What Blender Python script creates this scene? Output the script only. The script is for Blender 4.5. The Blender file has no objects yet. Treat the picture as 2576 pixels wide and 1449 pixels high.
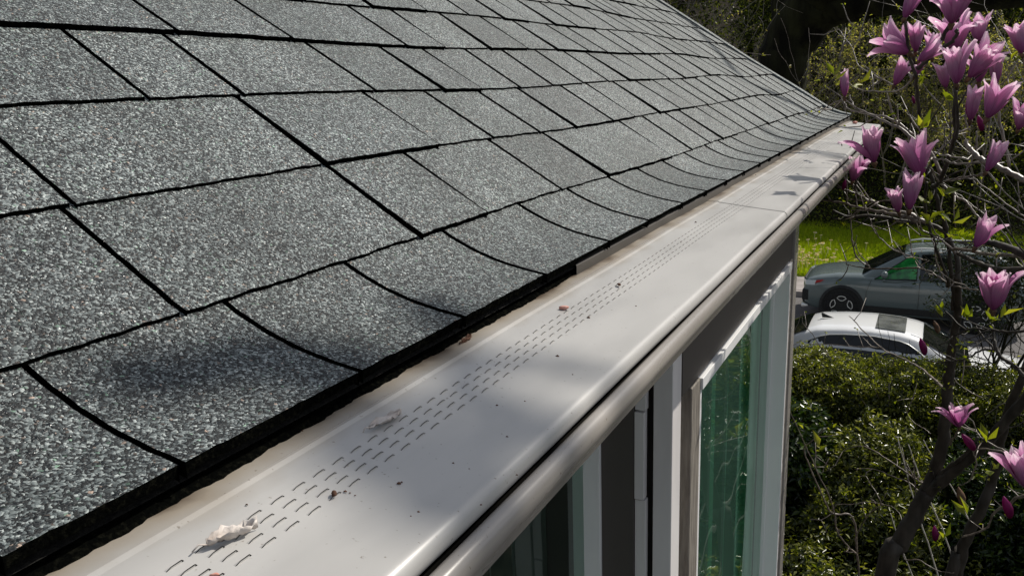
import bpy, bmesh, math, random
import numpy as np
from mathutils import Vector, Matrix
C = bpy.context.scene.collection
PI = math.pi
CZ = 5.3                                   # height of the camera above the road

# ------------------------------------------------------------------ camera
R = np.array([[0.8952554830131093, 0.0769898056739533, -0.4388509883288991],
              [0.4443131218338891, -0.22770020892503837, 0.8664516516354029],
              [-0.033218517444164354, -0.9706828445366597, -0.23805744143174976]])
cam = bpy.data.objects.new('camera', bpy.data.cameras.new('camera')); C.objects.link(cam)
cam.matrix_world = Matrix([[R[0, 0], -R[0, 1], -R[0, 2], 0], [R[1, 0], -R[1, 1], -R[1, 2], 0],
                           [R[2, 0], -R[2, 1], -R[2, 2], CZ], [0, 0, 0, 1]])
cam.data.lens = 36 * 2110 / 2576; cam.data.sensor_width = 36
cam.data.clip_start = 0.02; cam.data.clip_end = 500
bpy.context.scene.camera = cam
# ------------------------------------------------------------------ light
AZ, EL = math.radians(30), math.radians(44.5)
SUN = Vector((math.sin(AZ) * math.cos(EL), math.cos(AZ) * math.cos(EL), math.sin(EL)))
w = bpy.data.worlds.new('World'); bpy.context.scene.world = w; w.use_nodes = True
nt = w.node_tree; nt.nodes.clear()
sky = nt.nodes.new('ShaderNodeTexSky'); sky.sky_type = 'NISHITA'; sky.sun_disc = False
sky.sun_elevation = EL; sky.sun_rotation = AZ
bg = nt.nodes.new('ShaderNodeBackground'); bg.inputs[1].default_value = 0.12
wo = nt.nodes.new('ShaderNodeOutputWorld')
hs = nt.nodes.new('ShaderNodeHueSaturation'); hs.inputs['Saturation'].default_value = .42
nt.links.new(sky.outputs[0], hs.inputs['Color']); nt.links.new(hs.outputs[0], bg.inputs[0]); nt.links.new(bg.outputs[0], wo.inputs[0])
sl = bpy.data.lights.new('sun', 'SUN'); sl.energy = 4.3; sl.angle = math.radians(0.5); sl.color = (1.0, 0.945, 0.85)
so = bpy.data.objects.new('sun', sl); C.objects.link(so); so.rotation_euler = SUN.to_track_quat('Z', 'Y').to_euler()
vs = bpy.context.scene.view_settings
vs.view_transform = 'Standard'; vs.look = 'None'; vs.exposure = 0.05; vs.gamma = 1.0; vs.use_curve_mapping = False
bpy.context.scene.cycles.max_bounces = 8
bpy.context.scene.cycles.transparent_max_bounces = 12


def ray(px, py):
    return R @ np.array([px - 1288.0, py - 724.5, 2110.0])


def P(px, py, Y):                           # point seen at that place, at distance Y along the eave
    r = ray(px, py); r = r * (Y / r[1]); return Vector((r[0], r[1], r[2] + CZ))


# ------------------------------------------------------------------ materials
def mat(name, base=(.5, .5, .5), rough=.6, spec=.5, metal=0.0):
    m = bpy.data.materials.new(name); m.use_nodes = True
    b = m.node_tree.nodes['Principled BSDF']
    b.inputs['Base Color'].default_value = (*base, 1); b.inputs['Roughness'].default_value = rough
    b.inputs['Specular IOR Level'].default_value = spec; b.inputs['Metallic'].default_value = metal
    return m, m.node_tree, b


def nd(nt, kind, **kw):
    n = nt.nodes.new(kind)
    for k, v in kw.items():
        if k in ('operation', 'blend_type', 'data_type', 'feature', 'distance', 'uv_map', 'noise_dimensions', 'mode'): setattr(n, k, v)
        else: n.inputs[k].default_value = v
    return n


def ramp(nt, stops, interp='LINEAR'):
    n = nt.nodes.new('ShaderNodeValToRGB'); n.color_ramp.interpolation = interp
    e = n.color_ramp.elements
    while len(e) < len(stops): e.new(0.5)
    for i, (p, c) in enumerate(stops):
        e[i].position = p; e[i].color = (*c, 1) if len(c) == 3 else c
    return n


def coords(nt, scale=(1, 1, 1)):
    t = nt.nodes.new('ShaderNodeTexCoord'); mp = nt.nodes.new('ShaderNodeMapping'); mp.inputs['Scale'].default_value = scale
    nt.links.new(t.outputs['Object'], mp.inputs[0]); return mp.outputs[0]


def noisy(name, c1, c2, scale=5, rough=.7, spec=.3, bump=0.0, bscale=40, detail=5, stretch=(1, 1, 1), lo=.35, hi=.65, bdist=.002):
    m, t, b = mat(name, c1, rough, spec); L = t.links
    co = coords(t, stretch)
    n = nd(t, 'ShaderNodeTexNoise', Scale=scale, Detail=detail); L.new(co, n.inputs['Vector'])
    r = ramp(t, [(lo, c1), (hi, c2)]); L.new(n.outputs[0], r.inputs[0]); L.new(r.outputs[0], b.inputs['Base Color'])
    if bump:
        n2 = nd(t, 'ShaderNodeTexNoise', Scale=bscale, Detail=4.0); L.new(co, n2.inputs['Vector'])
        bp = nd(t, 'ShaderNodeBump', Strength=bump, Distance=bdist); L.new(n2.outputs[0], bp.inputs['Height']); L.new(bp.outputs[0], b.inputs['Normal'])
    return m


def granule_mat(name, dark=1.0):
    m, t, b = mat(name, (.1, .1, .1), .62, .5); L = t.links
    co = coords(t)
    nz = nd(t, 'ShaderNodeTexNoise', Scale=240.0, Detail=2.0); L.new(co, nz.inputs['Vector'])
    mx = nd(t, 'ShaderNodeMix', data_type='VECTOR'); mx.inputs[0].default_value = .004
    L.new(co, mx.inputs[4]); L.new(nz.outputs['Color'], mx.inputs[5])
    v = nd(t, 'ShaderNodeTexVoronoi', Scale=560.0); L.new(mx.outputs[1], v.inputs['Vector'])
    sp = nd(t, 'ShaderNodeSeparateColor'); L.new(v.outputs['Color'], sp.inputs[0])
    r = ramp(t, [(0, (.003, .0045, .0055)), (.38, (.008, .011, .013)), (.52, (.038, .046, .049)), (.72, (.135, .157, .160)), (.92, (.27, .305, .305)), (1, (.50, .54, .53))])
    L.new(sp.outputs[0], r.inputs[0])
    r2 = ramp(t, [(0, (1, 1, 1)), (.93, (1, 1, 1)), (.95, (1.25, .85, .70)), (.972, (1.25, .85, .70)), (.975, (.8, 1.1, .85)), (.99, (.8, 1.1, .85)), (.993, (1.9, 1.85, 1.75))], 'CONSTANT')
    L.new(sp.outputs[1], r2.inputs[0])
    mu = nd(t, 'ShaderNodeMix', data_type='RGBA', blend_type='MULTIPLY'); mu.inputs[0].default_value = 1
    L.new(r.outputs[0], mu.inputs[6]); L.new(r2.outputs[0], mu.inputs[7])
    # broad mottling of the granule blend, and a weaker strip where granules wore off
    n2 = nd(t, 'ShaderNodeTexNoise', Scale=9.0, Detail=4.0); L.new(co, n2.inputs['Vector'])
    r3 = ramp(t, [(.3, (.78 * dark,) * 3), (.7, (1.14 * dark,) * 3)]); L.new(n2.outputs[0], r3.inputs[0])
    mu2 = nd(t, 'ShaderNodeMix', data_type='RGBA', blend_type='MULTIPLY'); mu2.inputs[0].default_value = 1
    gi = nd(t, 'ShaderNodeNewGeometry'); r4 = ramp(t, [(0, (.80,) * 3), (.5, (.97, .98, .98)), (1, (1.14, 1.13, 1.12))]); L.new(gi.outputs['Random Per Island'], r4.inputs[0])
    n5 = nd(t, 'ShaderNodeTexNoise', Scale=2.6, Detail=5.0); L.new(coords(t, (1, 2.2, 1)), n5.inputs['Vector']); r5 = ramp(t, [(.35, (.82, .84, .82)), (.65, (1.08,) * 3)]); L.new(n5.outputs[0], r5.inputs[0])
    m4 = nd(t, 'ShaderNodeMix', data_type='RGBA', blend_type='MULTIPLY'); m4.inputs[0].default_value = 1; L.new(r4.outputs[0], m4.inputs[6]); L.new(r5.outputs[0], m4.inputs[7])
    m5 = nd(t, 'ShaderNodeMix', data_type='RGBA', blend_type='MULTIPLY'); m5.inputs[0].default_value = 1; L.new(m4.outputs[2], m5.inputs[6]); L.new(r3.outputs[0], m5.inputs[7])
    L.new(mu.outputs[2], mu2.inputs[6]); L.new(m5.outputs[2], mu2.inputs[7]); L.new(mu2.outputs[2], b.inputs['Base Color'])
    rr = ramp(t, [(0, (.85,) * 3), (.8, (.6,) * 3), (.97, (.25,) * 3)]); L.new(sp.outputs[2], rr.inputs[0]); L.new(rr.outputs[0], b.inputs['Roughness'])
    bp = nd(t, 'ShaderNodeBump', Strength=.75, Distance=.0011)
    L.new(v.outputs['Distance'], bp.inputs['Height']); bp.invert = True; L.new(bp.outputs[0], b.inputs['Normal'])
    return m


def leaf_mat(name, cols, rough=.35, trans=.45, spec=.5, tcol=None, noise_scale=0):
    m, t, b = mat(name, cols[0], rough, spec); L = t.links
    g = nd(t, 'ShaderNodeNewGeometry')
    st = [(i / max(1, len(cols) - 1), c) for i, c in enumerate(cols)]
    r = ramp(t, st); L.new(g.outputs['Random Per Island'], r.inputs[0]); L.new(r.outputs[0], b.inputs['Base Color'])
    tr = nd(t, 'ShaderNodeBsdfTranslucent')
    if tcol is None: tcol = (1.5, 1.5, .55)
    mu = nd(t, 'ShaderNodeMix', data_type='RGBA', blend_type='MULTIPLY'); mu.inputs[0].default_value = 1; mu.inputs[7].default_value = (*tcol, 1)
    L.new(r.outputs[0], mu.inputs[6]); L.new(mu.outputs[2], tr.inputs[0])
    ms = nd(t, 'ShaderNodeMixShader'); ms.inputs[0].default_value = trans
    L.new(b.outputs[0], ms.inputs[1]); L.new(tr.outputs[0], ms.inputs[2])
    L.new(ms.outputs[0], t.nodes['Material Output'].inputs[0])
    return m


M = {}
M['shingle'] = granule_mat('shingle granules')
M['bitumen'] = noisy('bitumen edge', (.004, .004, .004), (.014, .013, .011), 300, .85, .2, .5, 500)
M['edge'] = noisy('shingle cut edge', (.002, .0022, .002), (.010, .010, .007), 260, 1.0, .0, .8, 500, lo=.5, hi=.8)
M['guard'] = None
def painted(name, c, rough, dirt=.85):
    m, t, b = mat(name, c, rough, .5); L = t.links
    co = coords(t, (1, .25, 1))
    n = nd(t, 'ShaderNodeTexNoise', Scale=22.0, Detail=6.0); L.new(co, n.inputs['Vector'])
    r = ramp(t, [(.25, tuple(x * dirt for x in c)), (.6, c)]); L.new(n.outputs[0], r.inputs[0])
    co2 = coords(t); v = nd(t, 'ShaderNodeTexNoise', Scale=260.0, Detail=2.0); L.new(co2, v.inputs['Vector'])
    r2 = ramp(t, [(.24, (.45, .40, .34)), (.30, (1, 1, 1))]); L.new(v.outputs[0], r2.inputs[0])
    mu = nd(t, 'ShaderNodeMix', data_type='RGBA', blend_type='MULTIPLY'); mu.inputs[0].default_value = .8
    L.new(r.outputs[0], mu.inputs[6]); L.new(r2.outputs[0], mu.inputs[7]); L.new(mu.outputs[2], b.inputs['Base Color'])
    r3 = ramp(t, [(.2, (rough * .85,) * 3), (.8, (min(1, rough * 1.2),) * 3)]); L.new(n.outputs[0], r3.inputs[0]); L.new(r3.outputs[0], b.inputs['Roughness'])
    return m
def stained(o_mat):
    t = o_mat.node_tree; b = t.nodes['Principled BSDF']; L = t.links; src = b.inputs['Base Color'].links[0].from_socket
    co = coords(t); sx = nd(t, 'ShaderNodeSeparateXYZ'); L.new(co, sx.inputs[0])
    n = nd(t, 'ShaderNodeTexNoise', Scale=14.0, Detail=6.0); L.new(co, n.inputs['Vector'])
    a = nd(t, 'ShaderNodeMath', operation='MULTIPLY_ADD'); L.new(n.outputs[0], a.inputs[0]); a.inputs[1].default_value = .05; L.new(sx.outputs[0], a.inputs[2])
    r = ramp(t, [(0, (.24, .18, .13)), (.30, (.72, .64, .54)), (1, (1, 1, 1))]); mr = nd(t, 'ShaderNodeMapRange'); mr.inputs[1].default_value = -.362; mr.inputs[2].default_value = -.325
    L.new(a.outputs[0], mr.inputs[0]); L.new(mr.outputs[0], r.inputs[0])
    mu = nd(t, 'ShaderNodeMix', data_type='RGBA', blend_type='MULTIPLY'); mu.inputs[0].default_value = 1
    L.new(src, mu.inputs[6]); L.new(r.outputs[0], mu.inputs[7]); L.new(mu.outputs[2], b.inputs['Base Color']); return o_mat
M['guard'] = painted('painted aluminium guard', (.425, .414, .397), .37)
stained(M['guard'])
M['gutter'] = painted('painted aluminium gutter', (.30, .275, .25), .27)
M['drip'] = painted('brown drip edge', (.075, .066, .055), .5, .6)
M['inside'] = noisy('gutter dirt with painted shade', (.006, .006, .005), (.02, .017, .012), 30, .95, .1)  # gutter dirt, coloured near-black to include the shade in the gap
M['taupe'] = noisy('taupe wall paint', (.085, .074, .067), (.098, .086, .078), 3, .6, .3, .15, 60)
M['casing'] = noisy('weathered taupe wood', (.17, .15, .13), (.27, .245, .21), 18, .7, .3, .9, 26, stretch=(6, 6, .8), bdist=.004)
M['vinyl'] = noisy('white vinyl', (.82, .82, .82), (.87, .86, .85), 6, .35, .5)
M['trimwhite'] = noisy('chalky white trim', (.66, .63, .62), (.80, .77, .75), 9, .6, .3, .2, 40, stretch=(1, 1, .3))
M['soil'] = noisy('dark soil', (.012, .010, .007), (.04, .032, .02), 3, .95, .1, .8, 12, bdist=.03)
M['asphalt'] = noisy('asphalt', (.10, .095, .095), (.17, .16, .155), 60, .9, .2, .6, 200, bdist=.004, lo=.3, hi=.7)
M['concrete'] = noisy('concrete', (.26, .235, .22), (.36, .325, .31), 2.5, .9, .2, .4, 80)
M['turf'] = noisy('turf', (.09, .12, .010), (.17, .21, .018), 2, .9, .1, .6, 20, bdist=.03)
M['bark'] = noisy('magnolia bark', (.018, .015, .011), (.06, .05, .04), 26, .65, .4, .8, 60, stretch=(1, 1, .35), bdist=.004)
M['twig'] = noisy('twig bark', (.09, .07, .055), (.26, .215, .175), 60, .42, .6, .3, 120)
M['palebark'] = noisy('pale young bark', (.38, .35, .30), (.55, .52, .46), 40, .5, .5)
M['darkbark'] = noisy('dark mossy bark', (.008, .007, .005), (.03, .03, .014), 5, .95, .1, .9, 12, stretch=(1, 1, .3), bdist=.05)
M['grass'] = leaf_mat('grass blades', [(.15, .21, .008), (.25, .34, .012), (.36, .43, .02), (.30, .30, .03)], .6, .5, .2, (1.5, 1.6, .35))
M['hedge'] = leaf_mat('hedge leaves', [(.014, .022, .004), (.035, .050, .006), (.08, .098, .011), (.12, .135, .022), (.36, .36, .11)], .26, .45, .6)
M['rhodo'] = leaf_mat('glossy shrub leaves', [(.006, .016, .003), (.012, .028, .005), (.025, .05, .008), (.09, .13, .016)], .26, .35, .5)
M['newleaf'] = leaf_mat('young yellow leaves', [(.10, .135, .014), (.18, .21, .025), (.30, .30, .07)], .45, .55, .3, (1.5, 1.5, .3))
M['bud'] = leaf_mat('yellow green buds', [(.26, .30, .05), (.42, .42, .10), (.50, .45, .20), (.24, .18, .07)], .5, .5, .3, (1.3, 1.3, .5))
M['wood_leaf'] = leaf_mat('woodland leaves', [(.008, .014, .003), (.02, .030, .005), (.06, .08, .010), (.26, .29, .04)], .45, .45, .3)
M['dark_leaf'] = leaf_mat('dark evergreen leaves', [(.006, .012, .004), (.012, .022, .005), (.03, .045, .008)], .5, .25, .2)
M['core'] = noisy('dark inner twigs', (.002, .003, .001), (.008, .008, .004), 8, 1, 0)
M['dandy'] = leaf_mat('dandelion heads', [(.75, .62, .28), (.80, .75, .55), (.62, .48, .10)], .8, .3, .1, (1.1, 1.1, .8))


def petal_mat():
    m, t, b = mat('magnolia petal', (.5, .1, .3), .42, .35); L = t.links
    uv = nd(t, 'ShaderNodeUVMap', uv_map='uv'); s = nd(t, 'ShaderNodeSeparateXYZ'); L.new(uv.outputs[0], s.inputs[0])
    out = ramp(t, [(0, (.07, .001, .03)), (.25, (.17, .004, .09)), (.55, (.31, .022, .20)), (.78, (.64, .24, .49)), (.97, (.95, .76, .86))])
    inn = ramp(t, [(0, (.30, .03, .20)), (.4, (.60, .20, .45)), (1, (.90, .68, .80))])
    # fine veins running from base to tip
    cb = nd(t, 'ShaderNodeCombineXYZ'); mm = nd(t, 'ShaderNodeMath', operation='MULTIPLY'); mm.inputs[1].default_value = 9.0
    L.new(s.outputs[0], mm.inputs[0]); L.new(mm.outputs[0], cb.inputs[0]); 
    m2 = nd(t, 'ShaderNodeMath', operation='MULTIPLY'); m2.inputs[1].default_value = .8; L.new(s.outputs[1], m2.inputs[0]); L.new(m2.outputs[0], cb.inputs[1])
    nz = nd(t, 'ShaderNodeTexNoise', Scale=2.2, Detail=4.0); L.new(cb.outputs[0], nz.inputs['Vector'])
    ad = nd(t, 'ShaderNodeMath', operation='MULTIPLY_ADD'); L.new(nz.outputs[0], ad.inputs[0]); ad.inputs[1].default_value = .5
    sb = nd(t, 'ShaderNodeMath', operation='SUBTRACT'); L.new(s.outputs[1], sb.inputs[0]); sb.inputs[1].default_value = .25; L.new(sb.outputs[0], ad.inputs[2])
    L.new(ad.outputs[0], out.inputs[0]); L.new(ad.outputs[0], inn.inputs[0])
    g = nd(t, 'ShaderNodeNewGeometry')
    mx = nd(t, 'ShaderNodeMix', data_type='RGBA'); L.new(g.outputs['Backfacing'], mx.inputs[0]); L.new(out.outputs[0], mx.inputs[6]); L.new(inn.outputs[0], mx.inputs[7])
    L.new(mx.outputs[2], b.inputs['Base Color'])
    tr = nd(t, 'ShaderNodeBsdfTranslucent'); mid = nd(t, 'ShaderNodeMix', data_type='RGBA'); mid.inputs[0].default_value = .35
    L.new(out.outputs[0], mid.inputs[6]); L.new(inn.outputs[0], mid.inputs[7]); L.new(mid.outputs[2], tr.inputs[0])
    ms = nd(t, 'ShaderNodeMixShader'); ms.inputs[0].default_value = .55
    L.new(b.outputs[0], ms.inputs[1]); L.new(tr.outputs[0], ms.inputs[2]); L.new(ms.outputs[0], t.nodes['Material Output'].inputs[0])
    return m
M['petal'] = petal_mat()
M['calyx'] = noisy('bud scale', (.05, .03, .02), (.16, .09, .05), 80, .7, .2, .4, 200)


def glass_mat(name, tint, refl=1.0):
    m, t, b = mat(name); L = t.links
    tp = nd(t, 'ShaderNodeBsdfTransparent'); tp.inputs[0].default_value = (*tint, 1)
    gl = nd(t, 'ShaderNodeBsdfGlossy', Roughness=.01); gl.inputs[0].default_value = (.92, 1, .96, 1)
    fr = nd(t, 'ShaderNodeFresnel', IOR=1.50)
    co = coords(t); nz = nd(t, 'ShaderNodeTexNoise', Scale=2.0, Detail=2.0); L.new(co, nz.inputs['Vector'])
    bp = nd(t, 'ShaderNodeBump', Strength=.06, Distance=.05); L.new(nz.outputs[0], bp.inputs['Height']); L.new(bp.outputs[0], gl.inputs['Normal'])
    ms = nd(t, 'ShaderNodeMixShader'); L.new(fr.outputs[0], ms.inputs[0]); L.new(tp.outputs[0], ms.inputs[1]); L.new(gl.outputs[0], ms.inputs[2])
    L.new(ms.outputs[0], t.nodes['Material Output'].inputs[0]); return m
M['glass'] = glass_mat('window glass', (.80, .95, .87))
M['carglass'], _, _b = mat('dark car glass', (.004, .006, .006), .04, .6)
M['sunroof'] = noisy('sunroof glass with painted reflection', (.05, .055, .055), (.16, .17, .17), 4, .06, .8)  # grey mottling painted in place of the sunroof's reflection
M['verge_glass'] = noisy('car glass with painted verge green', (.004, .05, .015), (.02, .26, .05), 7, .06, .7, lo=.3, hi=.7)  # green mottling painted for the grassy verge showing in the side window


# ------------------------------------------------------------------ object helpers
def tag(o, label=None, cat=None, group=None, kind=None):
    if label: o['label'] = label
    if cat: o['category'] = cat
    if group: o['group'] = group
    if kind: o['kind'] = kind
    return o


def empty(name, loc, label, cat, group=None):
    o = bpy.data.objects.new(name, None); C.objects.link(o); o.location = loc; o.empty_display_size = .1
    return tag(o, label, cat, group)


def link(name, me, m, parent=None, smooth=False):
    o = bpy.data.objects.new(name, me); C.objects.link(o)
    ms = m if isinstance(m, (list, tuple)) else [m]
    for x in ms: me.materials.append(x)
    if smooth: me.polygons.foreach_set('use_smooth', [True] * len(me.polygons))
    if parent is not None:
        o.parent = parent
        pm = Matrix.Identity(4); q = parent
        while q is not None:
            pm = Matrix.LocRotScale(q.location, q.rotation_euler, q.scale) @ pm; q = q.parent
        o.matrix_parent_inverse = Matrix.Identity(4)
        o.location = pm.inverted() @ Vector((0, 0, 0)) if True else o.location
        o.rotation_euler = pm.inverted().to_euler()
    return o


class MB:
    def __init__(s): s.v = []; s.f = []; s.mi = []; s.cur = 0

    def add(s, vs, fs):
        o = len(s.v); s.v += [tuple(v) for v in vs]; s.f += [tuple(i + o for i in f) for f in fs]; s.mi += [s.cur] * len(fs)

    def box(s, a, b, bev=0):
        x0, y0, z0 = a; x1, y1, z1 = b
        vs = [(x, y, z) for x in (x0, x1) for y in (y0, y1) for z in (z0, z1)]
        s.add(vs, [(0, 1, 3, 2), (4, 6, 7, 5), (0, 4, 5, 1), (2, 3, 7, 6), (0, 2, 6, 4), (1, 5, 7, 3)])

    def extrude(s, prof, ys, zf=None, close=False):      # profile of (x,z) swept along Y
        n = len(prof); vs = []
        for y in ys:
            for i, (x, z) in enumerate(prof):
                dx, dz = zf(y, i, x) if zf else (0, 0)
                vs.append((x + dx, y, z + dz))
        fs = []
        for k in range(len(ys) - 1):
            for i in range(n if close else n - 1):
                j = (i + 1) % n
                fs.append((k * n + i, (k + 1) * n + i, (k + 1) * n + j, k * n + j))
        s.add(vs, fs)

    def tube(s, pts, rad, sides=6, cap=True):
        pts = [Vector(p) for p in pts]; n = len(pts)
        if n < 2: return
        up = Vector((0.13, 0.21, 1)).normalized(); vs = []; fs = []
        prev = None
        for i, p in enumerate(pts):
            d = (pts[min(i + 1, n - 1)] - pts[max(i - 1, 0)])
            if d.length < 1e-9: d = Vector((0, 0, 1))
            d.normalize()
            if prev is None:
                a = d.cross(up)
                if a.length < .1: a = d.cross(Vector((1, 0, 0)))
            else: a = prev - d * prev.dot(d)
            if a.length < 1e-6: a = d.orthogonal()
            a.normalize(); prev = a; b = d.cross(a)
            r = rad[i] if hasattr(rad, '__len__') else rad
            for k in range(sides):
                t = 2 * PI * k / sides; vs.append(p + (a * math.cos(t) + b * math.sin(t)) * r)
        for i in range(n - 1):
            for k in range(sides):
                k2 = (k + 1) % sides
                fs.append((i * sides + k, i * sides + k2, (i + 1) * sides + k2, (i + 1) * sides + k))
        if cap:
            fs.append(tuple(range(sides))[::-1]); fs.append(tuple((n - 1) * sides + k for k in range(sides)))
        s.add(vs, fs)

    def build(s, name, m, parent=None, smooth=False, bevel=0):
        me = bpy.data.meshes.new(name); me.from_pydata(s.v, [], s.f)
        o = link(name, me, m, parent, smooth)
        if any(s.mi): me.polygons.foreach_set('material_index', s.mi)
        me.update()
        if bevel:
            md = o.modifiers.new('b', 'BEVEL'); md.width = bevel; md.segments = 2; md.limit_method = 'ANGLE'
        return o


def leaves(name, m, pts, nrm, size, parent=None, seed=0, aspect=.42, fold=.25, droop=.0, svar=.35):
    """many folded pointed leaves, one mesh"""
    rg = np.random.default_rng(seed); n = len(pts)
    pts = np.asarray(pts, float); nrm = np.asarray(nrm, float)
    nrm = nrm / (np.linalg.norm(nrm, axis=1, keepdims=True) + 1e-9)
    d = rg.normal(size=(n, 3)); d[:, 2] -= droop
    d -= nrm * (d * nrm).sum(1, keepdims=True); d /= (np.linalg.norm(d, axis=1, keepdims=True) + 1e-9)
    sd = np.cross(nrm, d)
    Ls = (size if np.ndim(size) else np.full(n, size)) * (1 + svar * rg.uniform(-1, 1, n)); Ls = Ls[:, None]
    w = Ls * aspect * .5
    base = pts; tip = pts + d * Ls - nrm * Ls * .12
    mid = pts + d * Ls * .5
    l = mid - d * Ls * .08 + sd * w + nrm * w * fold * 2; r = mid - d * Ls * .08 - sd * w + nrm * w * fold * 2
    v = np.stack([base, l, tip, r], 1).reshape(-1, 3)
    me = bpy.data.meshes.new(name)
    me.vertices.add(4 * n); me.vertices.foreach_set('co', v.ravel().astype(np.float32))
    me.loops.add(6 * n); me.polygons.add(2 * n)
    b = np.arange(n)[:, None] * 4
    li = np.concatenate([b, b + 2, b + 1, b, b + 3, b + 2], 1).ravel()
    me.loops.foreach_set('vertex_index', li.astype(np.int32))
    me.polygons.foreach_set('loop_start', (np.arange(2 * n) * 3).astype(np.int32))
    me.polygons.foreach_set('loop_total', np.full(2 * n, 3, np.int32))
    me.update(calc_edges=True)
    return link(name, me, m, parent)


def hnoise(seed, n=10, k=1.0):
    rg = np.random.default_rng(seed)
    A = [(rg.normal(size=3) * k * (1 + i * .35), rg.uniform(0, 6.28), 1 / (1 + i * .35)) for i in range(n)]
    def f(p):
        p = np.asarray(p); return sum(a * np.sin(p @ w_ + ph) for w_, ph, a in A) / n ** .5
    return f


# ================================================================== SETTING
EAVE_END = 4.455
def z(h): return h + CZ
g = MB(); n = 30
xs = np.concatenate([np.linspace(-260, -30, 8), np.linspace(-20, 25, 30), np.linspace(35, 260, 8)]); ys = np.concatenate([np.linspace(-200, -10, 6), np.linspace(0, 30, 24), np.linspace(60, 400, 8)])
vs_ = [(x, y, -.02) for y in ys for x in xs]; nx = len(xs)
g.add(vs_, [(j * nx + i, j * nx + i + 1, (j + 1) * nx + i + 1, (j + 1) * nx + i) for j in range(len(ys) - 1) for i in range(nx - 1)])
tag(g.build('ground', M['soil']), kind='structure')
g = MB(); g.box((-60, 12.6, -.3), (70, 20.75, .004)); tag(g.build('road', M['asphalt']), kind='structure')
g = MB(); g.box((-60, 20.75, -.3), (70, 20.9, .13)); g.box((-60, 20.906, -.3), (70, 22.35, .137)); tag(g.build('pavement', M['concrete']), kind='structure')
g = MB(); g.box((-60, 12.45, -.3), (70, 12.6, .13)); tag(g.build('kerb', M['concrete']), kind='structure')
fn = hnoise(4, 8, .5)
g = MB(); xs = np.linspace(-40, 45, 60); ys = np.linspace(22.35, 29.5, 12)
def grass_z(x, y): return .14 + .03 * (y - 22.35) + .05 * float(fn([x, y, 0]))  * min(1, (y - 22.35))
vs_ = [(x, y, grass_z(x, y)) for y in ys for x in xs]; nx = len(xs)
g.add(vs_, [(j * nx + i, j * nx + i + 1, (j + 1) * nx + i + 1, (j + 1) * nx + i) for j in range(len(ys) - 1) for i in range(nx - 1)])
tag(g.build('grass_verge', M['turf'], smooth=True), kind='structure')
g = MB(); xs = np.linspace(-70, 80, 80); ys = np.linspace(29, 62, 26); f2 = hnoise(9, 8, .35)
vs_ = [(x, y, .2 + (y - 29) * .62 + .7 * float(f2([x, y, 0])) * min(1, (y - 29) / 4)) for y in ys for x in xs]; nx = len(xs)
g.add(vs_, [(j * nx + i, j * nx + i + 1, (j + 1) * nx + i + 1, (j + 1) * nx + i) for j in range(len(ys) - 1) for i in range(nx - 1)])
tag(g.build('hillside', M['soil'], smooth=True), kind='structure')

# grass blades
rg = np.random.default_rng(3); N = 90000
gx = np.where(rg.random(N) < .75, rg.uniform(-5.5, 3.5, N), rg.uniform(-30, 30, N)); gy = 22.4 + 6.8 * rg.random(N) ** 1.0
gz = np.array([.14 + .03 * (y - 22.35) for y in gy])
clump = hnoise(31, 8, 1.2)(np.stack([gx, gy, gz], 1))
h = (.10 + .10 * rg.random(N)) * (1 + .35 * clump); h = np.clip(h, .05, .4)
lean = rg.normal(size=(N, 2)) * .35; w_ = .012
a = rg.uniform(0, PI, N)
b0 = np.stack([gx - np.cos(a) * w_, gy - np.sin(a) * w_, gz], 1); b1 = np.stack([gx + np.cos(a) * w_, gy + np.sin(a) * w_, gz], 1)
tp = np.stack([gx + lean[:, 0] * h, gy + lean[:, 1] * h, gz + h], 1)
me = bpy.data.meshes.new('grass'); v = np.stack([b0, b1, tp], 1).reshape(-1, 3)
me.vertices.add(3 * N); me.vertices.foreach_set('co', v.ravel().astype(np.float32)); me.loops.add(3 * N); me.polygons.add(N)
me.loops.foreach_set('vertex_index', np.arange(3 * N, dtype=np.int32)); me.polygons.foreach_set('loop_start', (np.arange(N) * 3).astype(np.int32)); me.polygons.foreach_set('loop_total', np.full(N, 3, np.int32)); me.update(calc_edges=True)
tag(link('grass', me, M['grass']), 'long sunlit green grass on the verge across the road', 'grass', kind='stuff')
# dandelions
random.seed(5)
dm = None
for i in range(110):
    d_x = random.choice([random.gauss(-3.3, .5), random.gauss(-2.6, .6), random.uniform(-4.4, 1.5)]); d_y = 22.6 + abs(random.gauss(0, 1.7))
    if d_y > 28: continue
    if dm is None:
        q = MB(); q.tube([(0, 0, 0), (.01, 0, .12), (.012, 0, .235)], .004, 4)
        for k in range(9):
            t0 = k * 2 * PI / 9; q.add([(.012, 0, .235), (.012 + .042 * math.cos(t0), .042 * math.sin(t0), .25), (.012 + .042 * math.cos(t0 + .6), .042 * math.sin(t0 + .6), .25), (.012 + .02 * math.cos(t0 + .3), .02 * math.sin(t0 + .3), .268)], [(0, 1, 3), (0, 3, 2), (1, 2, 3)])
        dm = bpy.data.meshes.new('dandelion'); dm.from_pydata(q.v, [], q.f); dm.materials.append(M['dandy'])
    o = bpy.data.objects.new('dandelion', dm); C.objects.link(o); o.location = (d_x, d_y, .14 + .03 * (d_y - 22.35)); o.rotation_euler = (random.uniform(-.3, .3), random.uniform(-.3, .3), random.uniform(0, 6))
    s_ = random.uniform(1.0, 1.6); o.scale = (s_, s_, s_)
    tag(o, 'small pale yellow dandelion head in the sunlit grass verge', 'flower', 'dandelions in the verge')

# ================================================================== HOUSE
house = empty('house', (-2.5, 1.2, 0), 'house with grey shingle roof, taupe gutter and white framed windows', 'house')
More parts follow.
